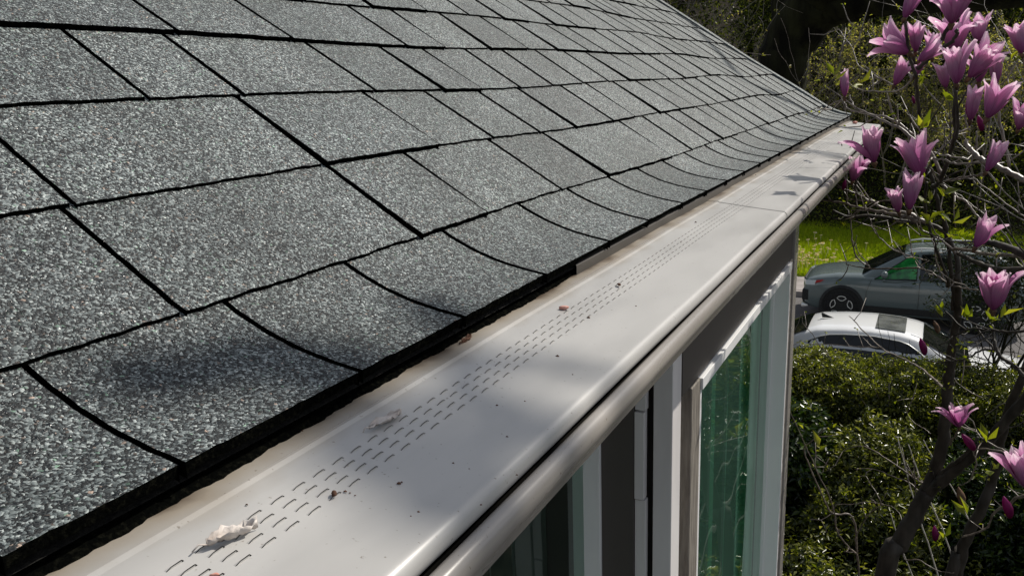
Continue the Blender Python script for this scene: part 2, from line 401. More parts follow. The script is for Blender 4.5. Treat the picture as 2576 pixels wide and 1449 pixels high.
# roof profile: p(s) = point on the deck, s measured up the slope from the eave edge
PITCH = math.atan2(.667, 1)
ctrl = [(-.38, -.219)]
def prof_pts():
    pts = [(-.38, -.2165)]; s = 0; ds = .005; x, zz = pts[0]
    tot = 0
    while tot < 3.6:
        u = min(1, max(0, tot / .17)); ang = math.radians(10 + (33.7 - 10) * (u * u * (3 - 2 * u)))
        x -= math.cos(ang) * ds; zz += math.sin(ang) * ds; tot += ds; pts.append((x, zz))
    return np.array(pts)
PR = prof_pts()
# fine tune so the first course line falls where it should
tgt = np.array([-.51, -.154]); i1 = int(.143 / .005)
def deck(s, y=0.0):
    i = max(0, min(len(PR) - 2, s / .005)); k = int(i); f = i - k
    p = PR[k] * (1 - f) + PR[k + 1] * f; t = PR[k + 1] - PR[k]; t /= np.linalg.norm(t); nn = np.array([t[1], -t[0]]); nn = nn if nn[1] > 0 else -nn
    und = .0035 * math.sin(y * 2.1 + s * 3) + .0025 * math.sin(y * 5.3 + 1 + s * 5) 
    far = max(0, min(1, (y - 2.2) / 1.5)); und += far * (.005 * math.sin((y - 2.6) * 4.2) * math.exp(-((s - .15) / .35) ** 2) + .0018 * math.sin(y * 7 + s * 9))
    und *= min(1, .25 + s / .12)
    return p, nn, und
E_ = .1435
rnd = random.Random(11)
fix = {0: [-.31, -.14, .03, .205, .315 + .0, .488, .648, .832, 1.038, 1.212], 1: [-.20, .02, .20, .443, .779, .939, 1.184, 1.396, 1.809], 2: [-.3, 0.0, .2, .452, .772, 1.027, 1.196],
       3: [-.1, .15, .40, .643, .781, 1.053, 1.25], 4: [-.2, .1, .3, .52, .80, 1.02, 1.33]}
NC = 16
roof = MB(); deckm = MB(); 
def edgej(y, k, amp=.0008):
    return amp * (math.sin(y * 410 + k * 3) * .5 + math.sin(y * 171 + k) * .6 + math.sin(y * 977 + 2 * k) * .35 + math.sin(y * 63) * .7)
YL = EAVE_END - .004
for k in range(NC):
    ys_ = list(fix.get(k, [-.4 + rnd.uniform(0, .1)]))
    while ys_[-1] < YL - .2:
        ys_.append(ys_[-1] + rnd.choice([.14, .16, .17, .17, .18, .20]) + rnd.uniform(-.012, .012))
    ys_[0] = min(ys_[0], -.5); ys_.append(YL + .004)
    # line of the butt edge wanders a little
    s0 = k * E_
    for j in range(len(ys_) - 1):
        a_, b_ = ys_[j] + .0014 + .0034 * max(0, ys_[j]), ys_[j + 1] - .0014 - .0034 * max(0, ys_[j + 1])
        if j == len(ys_) - 2: b_ = YL
        if b_ - a_ < .02: continue
        thick = rnd.choice([.0042, .0045, .0048, .0070, .0075]) if k else .0048
        lift = thick
        s_lo = s0 + rnd.uniform(-.0012, .0012) + (-.002 if thick > .006 and k else 0); s_hi = s0 + E_ + .012
        ny = max(3, int((b_ - a_) / (.006 if a_ < 1.6 else .02))); ns = 12 if k < 4 else 5
        vs2 = []; 
        for iy in range(ny + 1):
            y = a_ + (b_ - a_) * iy / ny
            for is_ in range(ns + 1):
                u = is_ / ns; s = s_lo + (s_hi - s_lo) * u
                if is_ == 0: s += edgej(y, k)
                yy = y
                if iy == 0: yy += edgej(s * 3, j, .0005)
                if iy == ny and j < len(ys_) - 2: yy += edgej(s * 3, j + .5, .0005)
                p, nn, und = deck(s, y); hgt = lift * (1 - u) + .0018 + und
                q = p + nn * hgt; vs2.append((q[0], yy, q[1] + CZ))
        m_ = ns + 1
        roof.cur = 0
        roof.add(vs2, [(iy * m_ + i, iy * m_ + i + 1, (iy + 1) * m_ + i + 1, (iy + 1) * m_ + i) for iy in range(ny) for i in range(ns)])
        # thickness of the butt edge and of the two sides
        roof.cur = 1; ve = []; fe = []
        for iy in range(ny + 1):
            t_ = vs2[iy * m_]; p, nn, und = deck(s_lo, t_[1]); d_ = (thick + .003) if k else (.0055 if t_[1] > .93 else .0082)
            ve.append(t_); ve.append((t_[0] - nn[0] * d_ , t_[1], t_[2] - nn[1] * d_))
        roof.add(ve, [(2 * i, 2 * i + 2, 2 * i + 3, 2 * i + 1) for i in range(ny)])
        for iy in (0, ny):
            ve = []
            for is_ in range(ns + 1):
                t_ = vs2[iy * m_ + is_]; ve.append(t_); ve.append((t_[0], t_[1], t_[2] - thick - .006))
            roof.add(ve, [(2 * i, 2 * i + 1, 2 * i + 3, 2 * i + 2) for i in range(ns)])
roof_o = roof.build('roof', [M['shingle'], M['edge']], house, smooth=False)
# deck under the shingles (dark bitumen), and the boards and soffit below it
S_ = np.concatenate([np.linspace(-.0, .2, 14), np.linspace(.25, NC * E_, 24)]); Yd = np.linspace(-.5, YL - .002, 60)
vs2 = []
for y in Yd:
    for s in S_:
        p, nn, und = deck(s, y); q = p + nn * (und - .0062 - (.0015 if s < .01 else 0)); vs2.append((q[0] - (.003 if s < .01 else 0), y, q[1] + CZ))
m_ = len(S_); deckm.add(vs2, [(a * m_ + i, a * m_ + i + 1, (a + 1) * m_ + i + 1, (a + 1) * m_ + i) for a in range(len(Yd) - 1) for i in range(m_ - 1)])
deckm.build('underlayment', M['bitumen'], roof_o)
# ridge side: the far slope of the roof so the house is closed
top = PR[int(NC * E_ / .005)]; xt, zt = top[0], top[1] + CZ
g = MB(); g.add([(xt, -.5, zt), (xt, YL, zt), (xt - 2.6, YL, zt - 1.75), (xt - 2.6, -.5, zt - 1.75)], [(0, 1, 2, 3)])
g.build('back_slope', M['shingle'], roof_o)
# strip along the rake
g = MB(); prof = []
rs = np.linspace(.0, NC * E_, 60)
for (ya, yb, hh) in ((YL - .055, YL + .012, .0125),):
    vs2 = []
    for i, s in enumerate(rs):
        p, nn, und = deck(s, YL); 
        for (yy, h2) in ((ya + .002 * math.sin(s * 90), -.002), (ya + .002 * math.sin(s * 90), hh), (yb, hh + .001), (yb, -.035)):
            q = p + nn * (h2 + und); vs2.append((q[0], yy, q[1] + CZ))
    fs = []
    for i in range(len(rs) - 1):
        for j in range(3): fs.append((i * 4 + j, (i + 1) * 4 + j, (i + 1) * 4 + j + 1, i * 4 + j + 1))
    g.cur = 0; g.add(vs2, fs)
g.build('rake_strip', M['shingle'], roof_o)
# drip edge: brown metal face under the shingle edge
g = MB(); ydr = list(np.linspace(.93, YL, 50))
g.extrude([(-.392, z(-.2178)), (-.3825, z(-.2186)), (-.3815, z(-.2205)), (-.3825, z(-.243))], ydr, lambda y, i, x: (.0012 * math.sin(y * 9) * (i == 3), .0008 * math.sin(y * 4)))
g.extrude([(-.425, z(-.219)), (-.415, z(-.2195)), (-.416, z(-.245))], list(np.linspace(-.5, .93, 20)))
g.build('drip_edge', M['drip'], roof_o)
# gutter guard -------------------------------------------------------------
def guard_section(y0, y1, dx, dz, name='gutter_guard'):
    g = MB()
    wob = lambda y, i=0, x=0: (dx + .0006 * math.sin(y * 3.1), dz + .0008 * math.sin(y * 2.3 + 1) + .0005 * math.sin(y * 11))
    nY = max(8, int((y1 - y0) / .05)); ys_ = list(np.linspace(y0, y1, nY))
    A_ = [(-.50, z(-.212)), (-.398, z(-.2315)), (-.362, z(-.2320)), (-.3585, z(-.2336)), (-.3385, z(-.2359))]
    g.extrude(A_, ys_, wob)
    B_ = [(-.3055, z(-.2402)), (-.265, z(-.2446))]
    for t_ in np.linspace(0, 1, 25):     # rounded nose
        a_ = math.radians(86 - 200 * t_); B_.append((-.2425 + .0085 * math.cos(a_), z(-.2557) + .0088 * math.sin(a_)))
    g.extrude(B_, ys_, wob)
    # the perforated band: 4 rows of raised lances with real openings
    x0, z0, x1, z1 = -.3385, z(-.2359), -.3055, z(-.2402)
    pitch = .0190; nc = int((y1 - y0) / pitch); pitch = (y1 - y0) / nc; rw = (x1 - x0) / 4
    def zz(x): return z0 + (z1 - z0) * (x - x0) / (x1 - x0)
    for c in range(nc):
        for r_ in range(4):
            sh = (r_ * .27 % 1) * .004
            ya = y0 + c * pitch; yb = ya + pitch; xa = x0 + r_ * rw; xb = xa + rw
            ha, hb = ya + .0022 + sh, ya + .0022 + sh + .0118; xm0, xm1 = xa + rw * .39, xa + rw * .61
            def pt(x, y, dh=0): w_ = wob(y); return (x + w_[0], y, zz(x) + w_[1] + dh)
            # ring around the opening
            o = [pt(xa, ya), pt(xb, ya), pt(xb, yb), pt(xa, yb)]; i_ = [pt(xm0, ha), pt(xm1, ha), pt(xm1, hb), pt(xm0, hb)]
            g.add(o + i_, [(0, 4, 5, 1), (1, 5, 6, 2), (2, 6, 7, 3), (3, 7, 4, 0)])
            # scoop: flush at the near end, raised at the far end
            hh = .0015; yc = hb - .0016
            vs3 = [pt(xm0, ha), pt(xm1 - .0004, ha), pt(xm0, yc), pt(xm1 - .0002, ha + .0035, hh * .85), pt(xm1 - .0002, yc, hh), pt(xm0 + .0008, yc, hh * .45)]
            g.add(vs3, [(0, 1, 3), (0, 3, 4, 5), (0, 5, 2)])
            g.add([pt(xm1, ha + .001), pt(xm1, yc), pt(xm1, yc, hh * .62), pt(xm1, ha + .0035, hh * .6)], [(0, 1, 2, 3)])
    o = g.build(name, M['guard'], house, smooth=True)
    md = o.modifiers.new('e', 'EDGE_SPLIT'); md.split_angle = math.radians(14)
    return o
guard_section(-.3, 1.598, 0, 0)
guard_section(1.592, 1.905, .0006, .0007)
gd = guard_section(1.898, 4.30, -.0004, .0002)
for px, py in ((1928, 531),):
    c = P(px, py, 2.165); g = MB()
    g.tube([(c.x, c.y, z(-.2475)), (c.x, c.y, z(-.2425))], .0055, 6); g.tube([(c.x, c.y, z(-.2475)), (c.x, c.y, z(-.2442))], .0078, 14); g.build('screw', M['guard'], gd)
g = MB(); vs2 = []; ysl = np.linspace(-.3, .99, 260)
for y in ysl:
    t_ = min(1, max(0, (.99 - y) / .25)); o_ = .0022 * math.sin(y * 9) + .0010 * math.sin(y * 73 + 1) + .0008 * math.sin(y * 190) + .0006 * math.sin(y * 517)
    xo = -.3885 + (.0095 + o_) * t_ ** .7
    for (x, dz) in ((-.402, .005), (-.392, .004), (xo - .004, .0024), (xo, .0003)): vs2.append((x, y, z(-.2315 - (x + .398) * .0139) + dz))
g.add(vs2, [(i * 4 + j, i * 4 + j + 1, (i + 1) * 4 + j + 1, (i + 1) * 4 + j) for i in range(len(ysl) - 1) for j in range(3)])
g.build('painted_shade', M['edge'], gd)  # near-black strip painted as the shade under the near shingle edge
# gutter
g = MB()
GP = [(-.3655, z(-.232)), (-.3655, z(-.345)), (-.275, z(-.345)), (-.262, z(-.335)), (-.253, z(-.312)), (-.240, z(-.293)), (-.2285, z(-.2885)), (-.2215, z(-.283))]
for t_ in np.linspace(-35, 150, 14):
    a_ = math.radians(t_); GP.append((-.2265 + .0085 * math.cos(a_), z(-.2695) + .0105 * math.sin(a_)))
ysg = list(np.linspace(-.4, 4.28, 60))
g.extrude(GP, ysg, lambda y, i, x: (.0008 * math.sin(y * 2 + 1) + .0006 * math.sin(y * 5), .0009 * math.sin(y * 1.7)))
g.add([(x, 4.28, zz_) for x, zz_ in GP[:20]], [tuple(range(20))])
gut = g.build('gutter', M['gutter'], house, smooth=True); md = gut.modifiers.new('e', 'EDGE_SPLIT'); md.split_angle = math.radians(35)
g = MB(); g.extrude([(-.36, z(-.335)), (-.27, z(-.335)), (-.2365, z(-.285))], ysg); g.extrude([(-.2345, z(-.262)), (-.2345, z(-.287))], ysg); g.build('gutter_dirt_shade', M['inside'], gut)  # dark lining: dirt plus painted shade, so the gap stays black
# fascia, soffit and gable
g = MB(); g.box((-.385, -.5, z(-.375)), (-.3675, YL - .02, z(-.236))); g.build('fascia', M['taupe'], house)
g = MB(); g.box((-1.4, -.5, z(-.386)), (-.3685, YL - .02, z(-.376))); g.build('soffit', M['taupe'], house)
g = MB(); gp = [(-.372, z(-.24))] + [tuple(np.array([deck(s)[0][0] , deck(s)[0][1] + CZ - .012])) for s in np.linspace(.05, NC * E_, 20)] + [(xt - 2.5, zt - 1.78), (xt - 2.5, z(-.375)), (-.372, z(-.375))]
for yy in (YL - .03, YL - .02): pass
nn_ = len(gp); g.add([(x, YL - .03, q) for x, q in gp] + [(x, YL - .012, q) for x, q in gp], [tuple(range(nn_)), tuple(range(nn_, 2 * nn_))[::-1]] + [(i, (i + 1) % nn_, (i + 1) % nn_ + nn_, i + nn_) for i in range(nn_)])
g.build('gable', M['taupe'], house)
# wall: window A side sits back; the projecting part B carries the tall window
XA, XB, XG, YR = -.458, -.34, -.384, 1.205
g = MB()
g.box((XA - .02, -.5, 0), (XA, .30, z(-.376))); g.box((XA - .02, .30, 0), (XA, 1.195, z(-2.0)))
g.box((XA - .10, YR, 0), (-.400, YR + .03, z(-.376)))                  # return wall facing the camera
g.box((-5.0, 2.47, 0), (XB - .012, 2.492, z(-.376)))
g.box((-5.0, -.52, 0), (XA, -.5, z(-.376)))
g.box((XB - .05, 1.276, z(-.510)), (XB, 2.47, z(-.376)))              # header over the big window
g.box((XB - .05, 1.276, 0), (XB, 2.47, z(-2.15)))                     # below the big window
wall = g.build('wall', M['taupe'], house)
g = MB()                                                               # ends of the lapped white siding in the recess
for i in range(26):
    zt_ = -.376 - i * .155 - .140
    g.box((-.3985, YR + .004 - .003 * (i % 2), z(zt_)), (-.3815 - .002 * (i % 2), YR + .02, z(zt_ + .152)))
g.build('siding', M['trimwhite'], wall)
g = MB(); g.box((-.3715, 1.219, 0), (XB, 1.270, z(-.3765))); g.build('corner_post', M['trimwhite'], house, bevel=.0015)
g = MB(); g.box((-.43, 1.2715, 0), (XB - .02, 1.318, z(-.3765))); g.build('trim_board', M['taupe'], wall)
g = MB(); g.box((XB - .03, 1.319, 0), (XB + .005, 1.378, z(-.5105))); g.build('casing', M['casing'], house, bevel=.002)
g = MB(); g.box((XB - .03, 2.389, 0), (XB + .003, 2.432, z(-.5105))); g.box((XB - .03, 2.434, 0), (XB + .008, 2.495, z(-.3765))); g.build('corner_board', M['gutter'], house, bevel=.003)
# tall window, glass set back in deep white jambs
w_ = MB(); zt_, zb_ = z(-.512), z(-2.14)
w_.box((XG - .02, 2.376, zb_), (XB + .006, 2.388, zt_ - .002)); w_.box((XG - .02, 2.3725, zb_), (XG + .010, 2.3755, zt_ - .003))
w_.box((XG - .02, 1.379, zb_), (XB + .004, 1.392, zt_ - .002))
w_.box((XG - .02, 1.379, zt_ - .0215), (XB + .009, 2.3875, zt_)); w_.box((XG - .02, 1.393, zb_), (XB + .03, 2.372, zb_ + .04))
wB = w_.build('window', M['vinyl'], house, bevel=.0012); tag(wB, 'tall window below the far part of the gutter')
g = MB(); g.add([(XG, 1.385, zb_), (XG, 2.374, zb_), (XG, 2.374, zt_ - .004), (XG, 1.385, zt_ - .004)], [(0, 1, 2, 3)]); g.build('pane', M['glass'], wB)
# window nearer the camera
w_ = MB(); zt_, zb_ = z(-.40), z(-1.96); XH = -.4845
w_.box((XH - .02, 1.195, zb_), (XA + .003, 1.2043, zt_)); w_.box((XH - .02, .32, zb_), (XA + .003, .335, zt_))
w_.box((XH - .02, .336, zt_ - .02), (XA + .004, 1.1945, zt_)); w_.box((XH - .02, .336, zb_), (XA + .02, 1.1945, zb_ + .03))
wA = w_.build('window', M['vinyl'], house, bevel=.0012); tag(wA, 'window nearest the camera, half hidden by the gutter')
g = MB(); g.add([(XH, .33, zb_), (XH, 1.1965, zb_), (XH, 1.1965, zt_ - .004), (XH, .33, zt_ - .004)], [(0, 1, 2, 3)]); g.build('pane', M['glass'], wA)
# room behind the glass
M['room'] = noisy('room wall', (.10, .12, .11), (.16, .18, .16), 1, .9, .1)
M['blind'], _t, _b = mat('pale blind slats', (.45, .52, .47), .6, .3)
M['reflection_curtain'] = noisy('added sage reflection curtain', (.34, .62, .44), (.80, .95, .86), 3.0, .9, .1, detail=4)  # pale green folds, added to give the pane its bright foliage reflection
g = MB(); g.box((-3.4, -.45, z(-3.0)), (-3.38, 2.4, z(-.40))); g.box((-3.4, -.45, z(-3.02)), (XA - .07, 2.4, z(-3.0))); g.box((-3.4, 1.206, z(-3.0)), (-.56, 1.226, z(-.40)))
g.build('room_wall', M['room'], house)
g = MB()
for i in range(11):
    yy = 1.43 + i * .082 + .012 * math.sin(i * 5); w2 = -.02 - .008 * math.sin(i * 3)
    g.add([(XG - .07, yy, z(-2.13)), (XG - .07 - w2, yy + .012, z(-2.13)), (XG - .07 - w2, yy + .012, z(-.5)), (XG - .07, yy, z(-.5))], [(0, 1, 2, 3)])
g.build('vertical_blind', M['blind'], wB)
g = MB(); ysc = np.linspace(1.385, 2.36, 120); g.add([p for y in ysc for p in ((XG - .075 + .012 * math.sin(y * 60) + .006 * math.sin(y * 23), y, z(-2.12)), (XG - .075 + .012 * math.sin(y * 60 + .3), y, z(-.52)))], [(2 * i, 2 * i + 2, 2 * i + 3, 2 * i + 1) for i in range(119)])
us = np.linspace(0, 1, 60); g.add([p for u in us for p in ((XG - .02 - .24 * u, 2.352 + .010 * math.sin(u * 55), z(-2.12)), (XG - .02 - .24 * u, 2.352 + .010 * math.sin(u * 55), z(-.52)))], [(2 * i, 2 * i + 2, 2 * i + 3, 2 * i + 1) for i in range(59)])
g.build('reflection_curtain', M['reflection_curtain'], wB, smooth=True)
g = MB()
for i in range(9):
    yy = .45 + i * .08; g.add([(XH - .08, yy, z(-1.95)), (XH - .10, yy + .03, z(-1.95)), (XH - .10, yy + .03, z(-.42)), (XH - .08, yy, z(-.42))], [(0, 1, 2, 3)])
g.build('vertical_blind', M['blind'], wA)

# ================================================================== DEBRIS ON THE GUARD AND ROOF
def on_guard(px, py, off=.002):
    r = ray(px, py)
    t_ = np.linspace(.2, 6, 6000); pts = r[None, :] / np.linalg.norm(r) * t_[:, None]
    zs = np.where(pts[:, 0] > -.345, -.2352 + (pts[:, 0] + .3445) * (-.0053 / .041), -.2315 - (pts[:, 0] + .398) * .07) + off
    i = int(np.argmax(pts[:, 2] < zs)); p = pts[i]; return Vector((p[0], p[1], p[2] + CZ))
M['dryleaf'] = noisy('dry grey leaf', (.42, .36, .32), (.62, .57, .53), 60, .8, .2, .6, 150)
M['brown'] = noisy('brown debris', (.05, .025, .015), (.16, .08, .05), 90, .8, .2, .5, 200)
M['pinkbit'] = noisy('faded petal', (.45, .16, .12), (.62, .34, .28), 90, .7, .2)
def dry_leaf(pa, pb, width, m, label, seed, curl=.6, name='dry_leaf'):
    a_, b_ = on_guard(*pa), on_guard(*pb); rr = random.Random(seed); d = b_ - a_; Lh = d.length; d.normalize(); sd = Vector((0, 0, 1)).cross(d)
    q = MB(); nu, nv = 14, 7; vs3 = []
    for i in range(nu + 1):
        u = i / nu; wd = width * (math.sin(PI * min(1, u * .97 + .03)) ** .7) * (1 + .25 * math.sin(u * 17 + seed))
        for j in range(nv + 1):
            v_ = j / nv * 2 - 1
            p = a_ + d * (Lh * u) + sd * (v_ * wd * .5 * (1 - .25 * curl * v_ * v_)) + Vector((0, 0, curl * width * .35 * v_ * v_ + .0014 + .0012 * math.sin(u * 9 + v_ * 4 + seed) + .0009 * math.sin(u * 31 + v_ * 9)))
            vs3.append(p)
    q.add(vs3, [(i * (nv + 1) + j, i * (nv + 1) + j + 1, (i + 1) * (nv + 1) + j + 1, (i + 1) * (nv + 1) + j) for i in range(nu) for j in range(nv)])
    q.tube([a_ + Vector((0, 0, .002)), a_ - d * width * .35 + sd * width * .1 + Vector((0, 0, .003)), a_ - d * width * .7 + Vector((0, 0, .001))], .0005, 5)
    o = q.build(name, m, None, smooth=True); md = o.modifiers.new('s', 'SOLIDIFY'); md.thickness = .0003
    return tag(o, label, 'leaf')
dry_leaf((522, 1378), (650, 1328), .012, M['dryleaf'], 'curled dry grey leaf on the gutter guard, nearest the camera', 1, 1.1)
dry_leaf((930, 1082), (1010, 1040), .010, M['dryleaf'], 'flat pale grey dry leaf lying beside the slots of the gutter guard', 2, .5)
dry_leaf((1162, 866), (1186, 850), .006, M['brown'], 'brown curled leaf wedged under the shingle edge', 3, .9)
def bit(px, py, s, m, name, label, cat, seed):
    c = on_guard(px, py); rr = random.Random(seed); q = bmesh.new(); bmesh.ops.create_icosphere(q, subdivisions=2, radius=s)
    for v_ in q.verts:
        v_.co *= rr.uniform(.75, 1.25); v_.co.x *= .75; v_.co.y *= 1.5; v_.co.z *= .55
    me = bpy.data.meshes.new(name); q.to_mesh(me); q.free(); me.transform(Matrix.Rotation(rr.uniform(0, 6), 4, 'Z')); me.transform(Matrix.Translation(c + Vector((0, 0, s * .3))))
    return tag(link(name, me, m, None, True), label, cat)
bit(840, 1243, .0022, M['brown'], 'seed_husk', 'dark brown seed husk between the slots of the guard', 'husk', 1)
bit(1418, 777, .0038, M['pinkbit'], 'fallen_petal', 'faded pink petal scrap on the far perforation row of the guard', 'petal', 2)
bit(1557, 717, .0028, M['brown'], 'twig_scrap', 'reddish brown bud scrap on the guard slots midway along', 'scrap', 3)
bit(2151, 311, .012, M['pinkbit'], 'fallen_petal', 'red petal scrap at the far end of the gutter guard', 'petal', 4)
bit(540, 1447, .0016, M['pinkbit'], 'fallen_petal', 'red scrap at the bottom edge of the picture on the guard', 'petal', 5)
q = MB(); rr = random.Random(8)
specks = [(1010, 1213), (1003, 1217), (880, 1240), (868, 1237), (893, 1246), (1140, 1165), (1402, 897), (1210, 1270), (1275, 1100), (1033, 1300), (293, 1408), (300, 1402), (288, 1400), (1440, 945), (1713, 610), (1300, 1195), (1901, 441), (760, 1085), (1250, 1020), (1052, 1290), (620, 1270), (1180, 1180), (1320, 1010), (1480, 800), (1600, 770), (1750, 560)]
for (px, py) in specks + [(rr.uniform(500, 1500), 0) for _ in range(0)]:
    c = on_guard(px, py, .0012); s = rr.uniform(.0004, .0010) * (1 + c.y)
    q.tube([c + Vector((-s, 0, 0)), c + Vector((0, s * .3, s * .5)), c + Vector((s * .8, s * .6, 0))], [s * .3, s * .6, s * .3], 5)
tag(q.build('dirt_specks', M['brown']), 'dark specks of dirt scattered over the gutter guard', 'dirt', kind='stuff')

# ================================================================== VEGETATION
def wobble(pts, amp, rr, n=4):
    out = []; pts = [Vector(p) for p in pts]
    for i in range(len(pts) - 1):
        p0 = pts[max(i - 1, 0)]; p1 = pts[i]; p2 = pts[i + 1]; p3 = pts[min(i + 2, len(pts) - 1)]
        for k in range(n):
            t = k / n
            p = .5 * ((2 * p1) + (p2 - p0) * t + (2 * p0 - 5 * p1 + 4 * p2 - p3) * t * t + (3 * p1 - p0 - 3 * p2 + p3) * t ** 3)
            out.append(p + Vector((rr.gauss(0, amp), rr.gauss(0, amp), rr.gauss(0, amp))))
    out.append(pts[-1]); return out


def grow(q, buds, p, d, L, r, lev, rr, spread=.6, up=.15, nseg=7, kids=(5, 5, 4, 3), minr=.0016, bias=None, tmin=.3):
    pts = [Vector(p)]; rad = [r]; d = d.normalized(); st = L / nseg
    for i in range(nseg):
        d = (d + Vector((rr.gauss(0, .16), rr.gauss(0, .16), rr.gauss(0, .13) + up * .25)) + (bias * .1 if bias else Vector())).normalized()
        pts.append(pts[-1] + d * st); rad.append(max(minr, r * (1 - .72 * (i + 1) / nseg)))
    q.tube(pts, rad, 7 if lev == 0 else (5 if lev == 1 else 4), cap=False)
    if lev < len(kids):
        for k in range(kids[lev]):
            t = rr.uniform(.22, 1) if lev else rr.uniform(tmin, 1); i = min(nseg - 1, int(t * nseg))
            ax = (pts[i + 1] - pts[i]).normalized(); o_ = Vector((rr.gauss(0, 1), rr.gauss(0, 1), rr.gauss(0, 1))); o_ -= ax * o_.dot(ax); o_.normalize()
            nd_ = ax * (1 - spread * .6) + o_ * spread
            grow(q, buds, pts[i + 1], nd_, L * rr.uniform(.4, .65), rad[i + 1] * .6, lev + 1, rr, spread, up, max(3, nseg - 1), kids, minr, bias)
    if lev >= len(kids) - 1:
        for i in range(1, len(pts)):
            if rr.random() < .7: buds.append((pts[i], (pts[i] - pts[i - 1]).normalized()))
    return pts


def bud_leaves(name, m, buds, size, parent, seed, per=3, jit=.4):
    rr = np.random.default_rng(seed); pts = []; nr = []
    for p, d in buds:
        for k in range(per):
            pts.append(np.array(p) + rr.normal(size=3) * size * jit); nr.append(rr.normal(size=3) + np.array([0, 0, .5]))
    return leaves(name, m, pts, nr, size, parent, seed, .5, .3)


def bare_tree(name, base, h, r, seed, label, cat, group=None, lean=(0, 0, 1), kids=(6, 5, 4), bark='twig', bud='bud', bsize=.03, spread=.6, per=3, nstem=1, minr=.002, budkeep=1, tmin=.3, jit=.22):
    rr = random.Random(seed); e = empty(name, base, label, cat, group)
    q = MB(); buds = []
    for s in range(nstem):
        dd = Vector(lean) + Vector((rr.gauss(0, jit), rr.gauss(0, jit), 0)) * (1 if nstem > 1 else .2)
        grow(q, buds, Vector(base) + Vector((rr.gauss(0, .05), rr.gauss(0, .05), -.05)), dd, h * rr.uniform(.85, 1), r, 0, rr, spread, .25, 11, kids, minr, None, tmin)
    q.build('trunk', M[bark], e, smooth=True)
    if budkeep < 1: buds = [b for b in buds if rr.random() < budkeep]
    bud_leaves('buds', M[bud], buds, bsize, e, seed, per)
    return e


# --- hedge
def mound(name, label, cat, x0, x1, y0, y1, h, nleaf, size, m, seed, bump=.18, group=None, new=0, corem='core', front_w=.5, vis=None, twig_n=0):
    e = empty(name, ((x0 + x1) / 2, (y0 + y1) / 2, 0), label, cat, group)
    rg = np.random.default_rng(seed); f = hnoise(seed + 100, 9, 2.2); f3 = hnoise(seed + 300, 9, 8.0)
    def surf(n_, xa, xb):
        u = rg.random(n_); on_top = u > front_w
        x = rg.uniform(xa, xb, n_); y = np.where(on_top, rg.uniform(y0, y1, n_), y0); zz_ = np.where(on_top, h, rg.uniform(0, h, n_))
        p = np.stack([x, y, zz_], 1); nr = np.where(on_top[:, None], np.array([0, 0, 1.]), np.array([0, -1., .25]))
        # round the shoulder
        k = np.clip((zz_ - (h - .35)) / .35, 0, 1) * (~on_top); p[:, 1] += .28 * k ** 2
        k2 = np.clip(1 - (y - y0) / .4, 0, 1) * on_top; p[:, 2] -= .16 * k2 ** 2
        kx = np.clip(1 - np.minimum(x - x0, x1 - x) / .5, 0, 1); p[:, 2] *= (1 - .25 * kx ** 2)
        b_ = (f(p) * bump + f3(p) * bump * .55 + rg.normal(size=n_) * .05 - .02)
        p += nr * b_[:, None]; return p, nr
    segs = [(nleaf, x0, x1)] if vis is None else [(nleaf, max(x0, vis[0]), min(x1, vis[1])), (int(nleaf * .5), x0, x1)]
    P_, N_ = zip(*[surf(*s) for s in segs]); P_ = np.concatenate(P_); N_ = np.concatenate(N_)
    nn = N_ * .5 + rg.normal(size=P_.shape) * .75 + np.array([0, 0, .45])
    leaves('foliage', m, P_, nn, size, e, seed)
    if new:
        pn, nr = surf(new, *(vis or (x0, x1))); keep = pn[:, 2] > h * .25; pn = pn[keep] + nr[keep] * .05
        c = []; 
        for p in pn:
            for k in range(5): c.append(p + rg.normal(size=3) * size * .25)
        leaves('young_leaves', M['newleaf'], c, rg.normal(size=(len(c), 3)) + np.array([0, 0, .8]), size * .8, e, seed + 1, .4)
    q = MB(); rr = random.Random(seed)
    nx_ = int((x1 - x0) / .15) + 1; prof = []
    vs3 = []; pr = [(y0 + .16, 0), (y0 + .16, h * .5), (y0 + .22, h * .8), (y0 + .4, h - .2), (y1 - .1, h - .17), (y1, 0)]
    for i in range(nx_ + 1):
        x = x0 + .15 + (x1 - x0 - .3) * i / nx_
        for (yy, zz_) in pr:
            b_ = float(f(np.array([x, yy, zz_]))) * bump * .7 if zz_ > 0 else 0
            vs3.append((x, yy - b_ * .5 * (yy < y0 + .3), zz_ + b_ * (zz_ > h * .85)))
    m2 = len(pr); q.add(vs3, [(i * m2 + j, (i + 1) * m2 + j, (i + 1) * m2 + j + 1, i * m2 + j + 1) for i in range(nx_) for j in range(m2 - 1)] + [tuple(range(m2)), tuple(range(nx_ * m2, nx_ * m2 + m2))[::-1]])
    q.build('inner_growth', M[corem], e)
    if twig_n:
        q = MB(); 
        for i in range(twig_n):
            xv = rr.uniform(*(vis or (x0, x1))); p = Vector((xv, rr.uniform(y0, y0 + .4), h * rr.uniform(.5, .95))); d = Vector((rr.gauss(0, .5), rr.gauss(-.3, .3), 1)).normalized(); L_ = rr.uniform(.2, .5)
            q.tube([p, p + d * L_ * .5, p + (d + Vector((rr.gauss(0, .2), rr.gauss(0, .2), 0))) * L_], [.004, .003, .0015], 4)
        tag(q.build('twigs', M['twig'], e), kind='stuff')
    return e
mound('hedge', 'clipped dense green hedge running in front of the white car', 'hedge', -5, 9, 10.4, 12.0, 1.50, 42000, .052, M['hedge'], 5, .17, vis=(-2.0, 1.9), new=2200, twig_n=60)
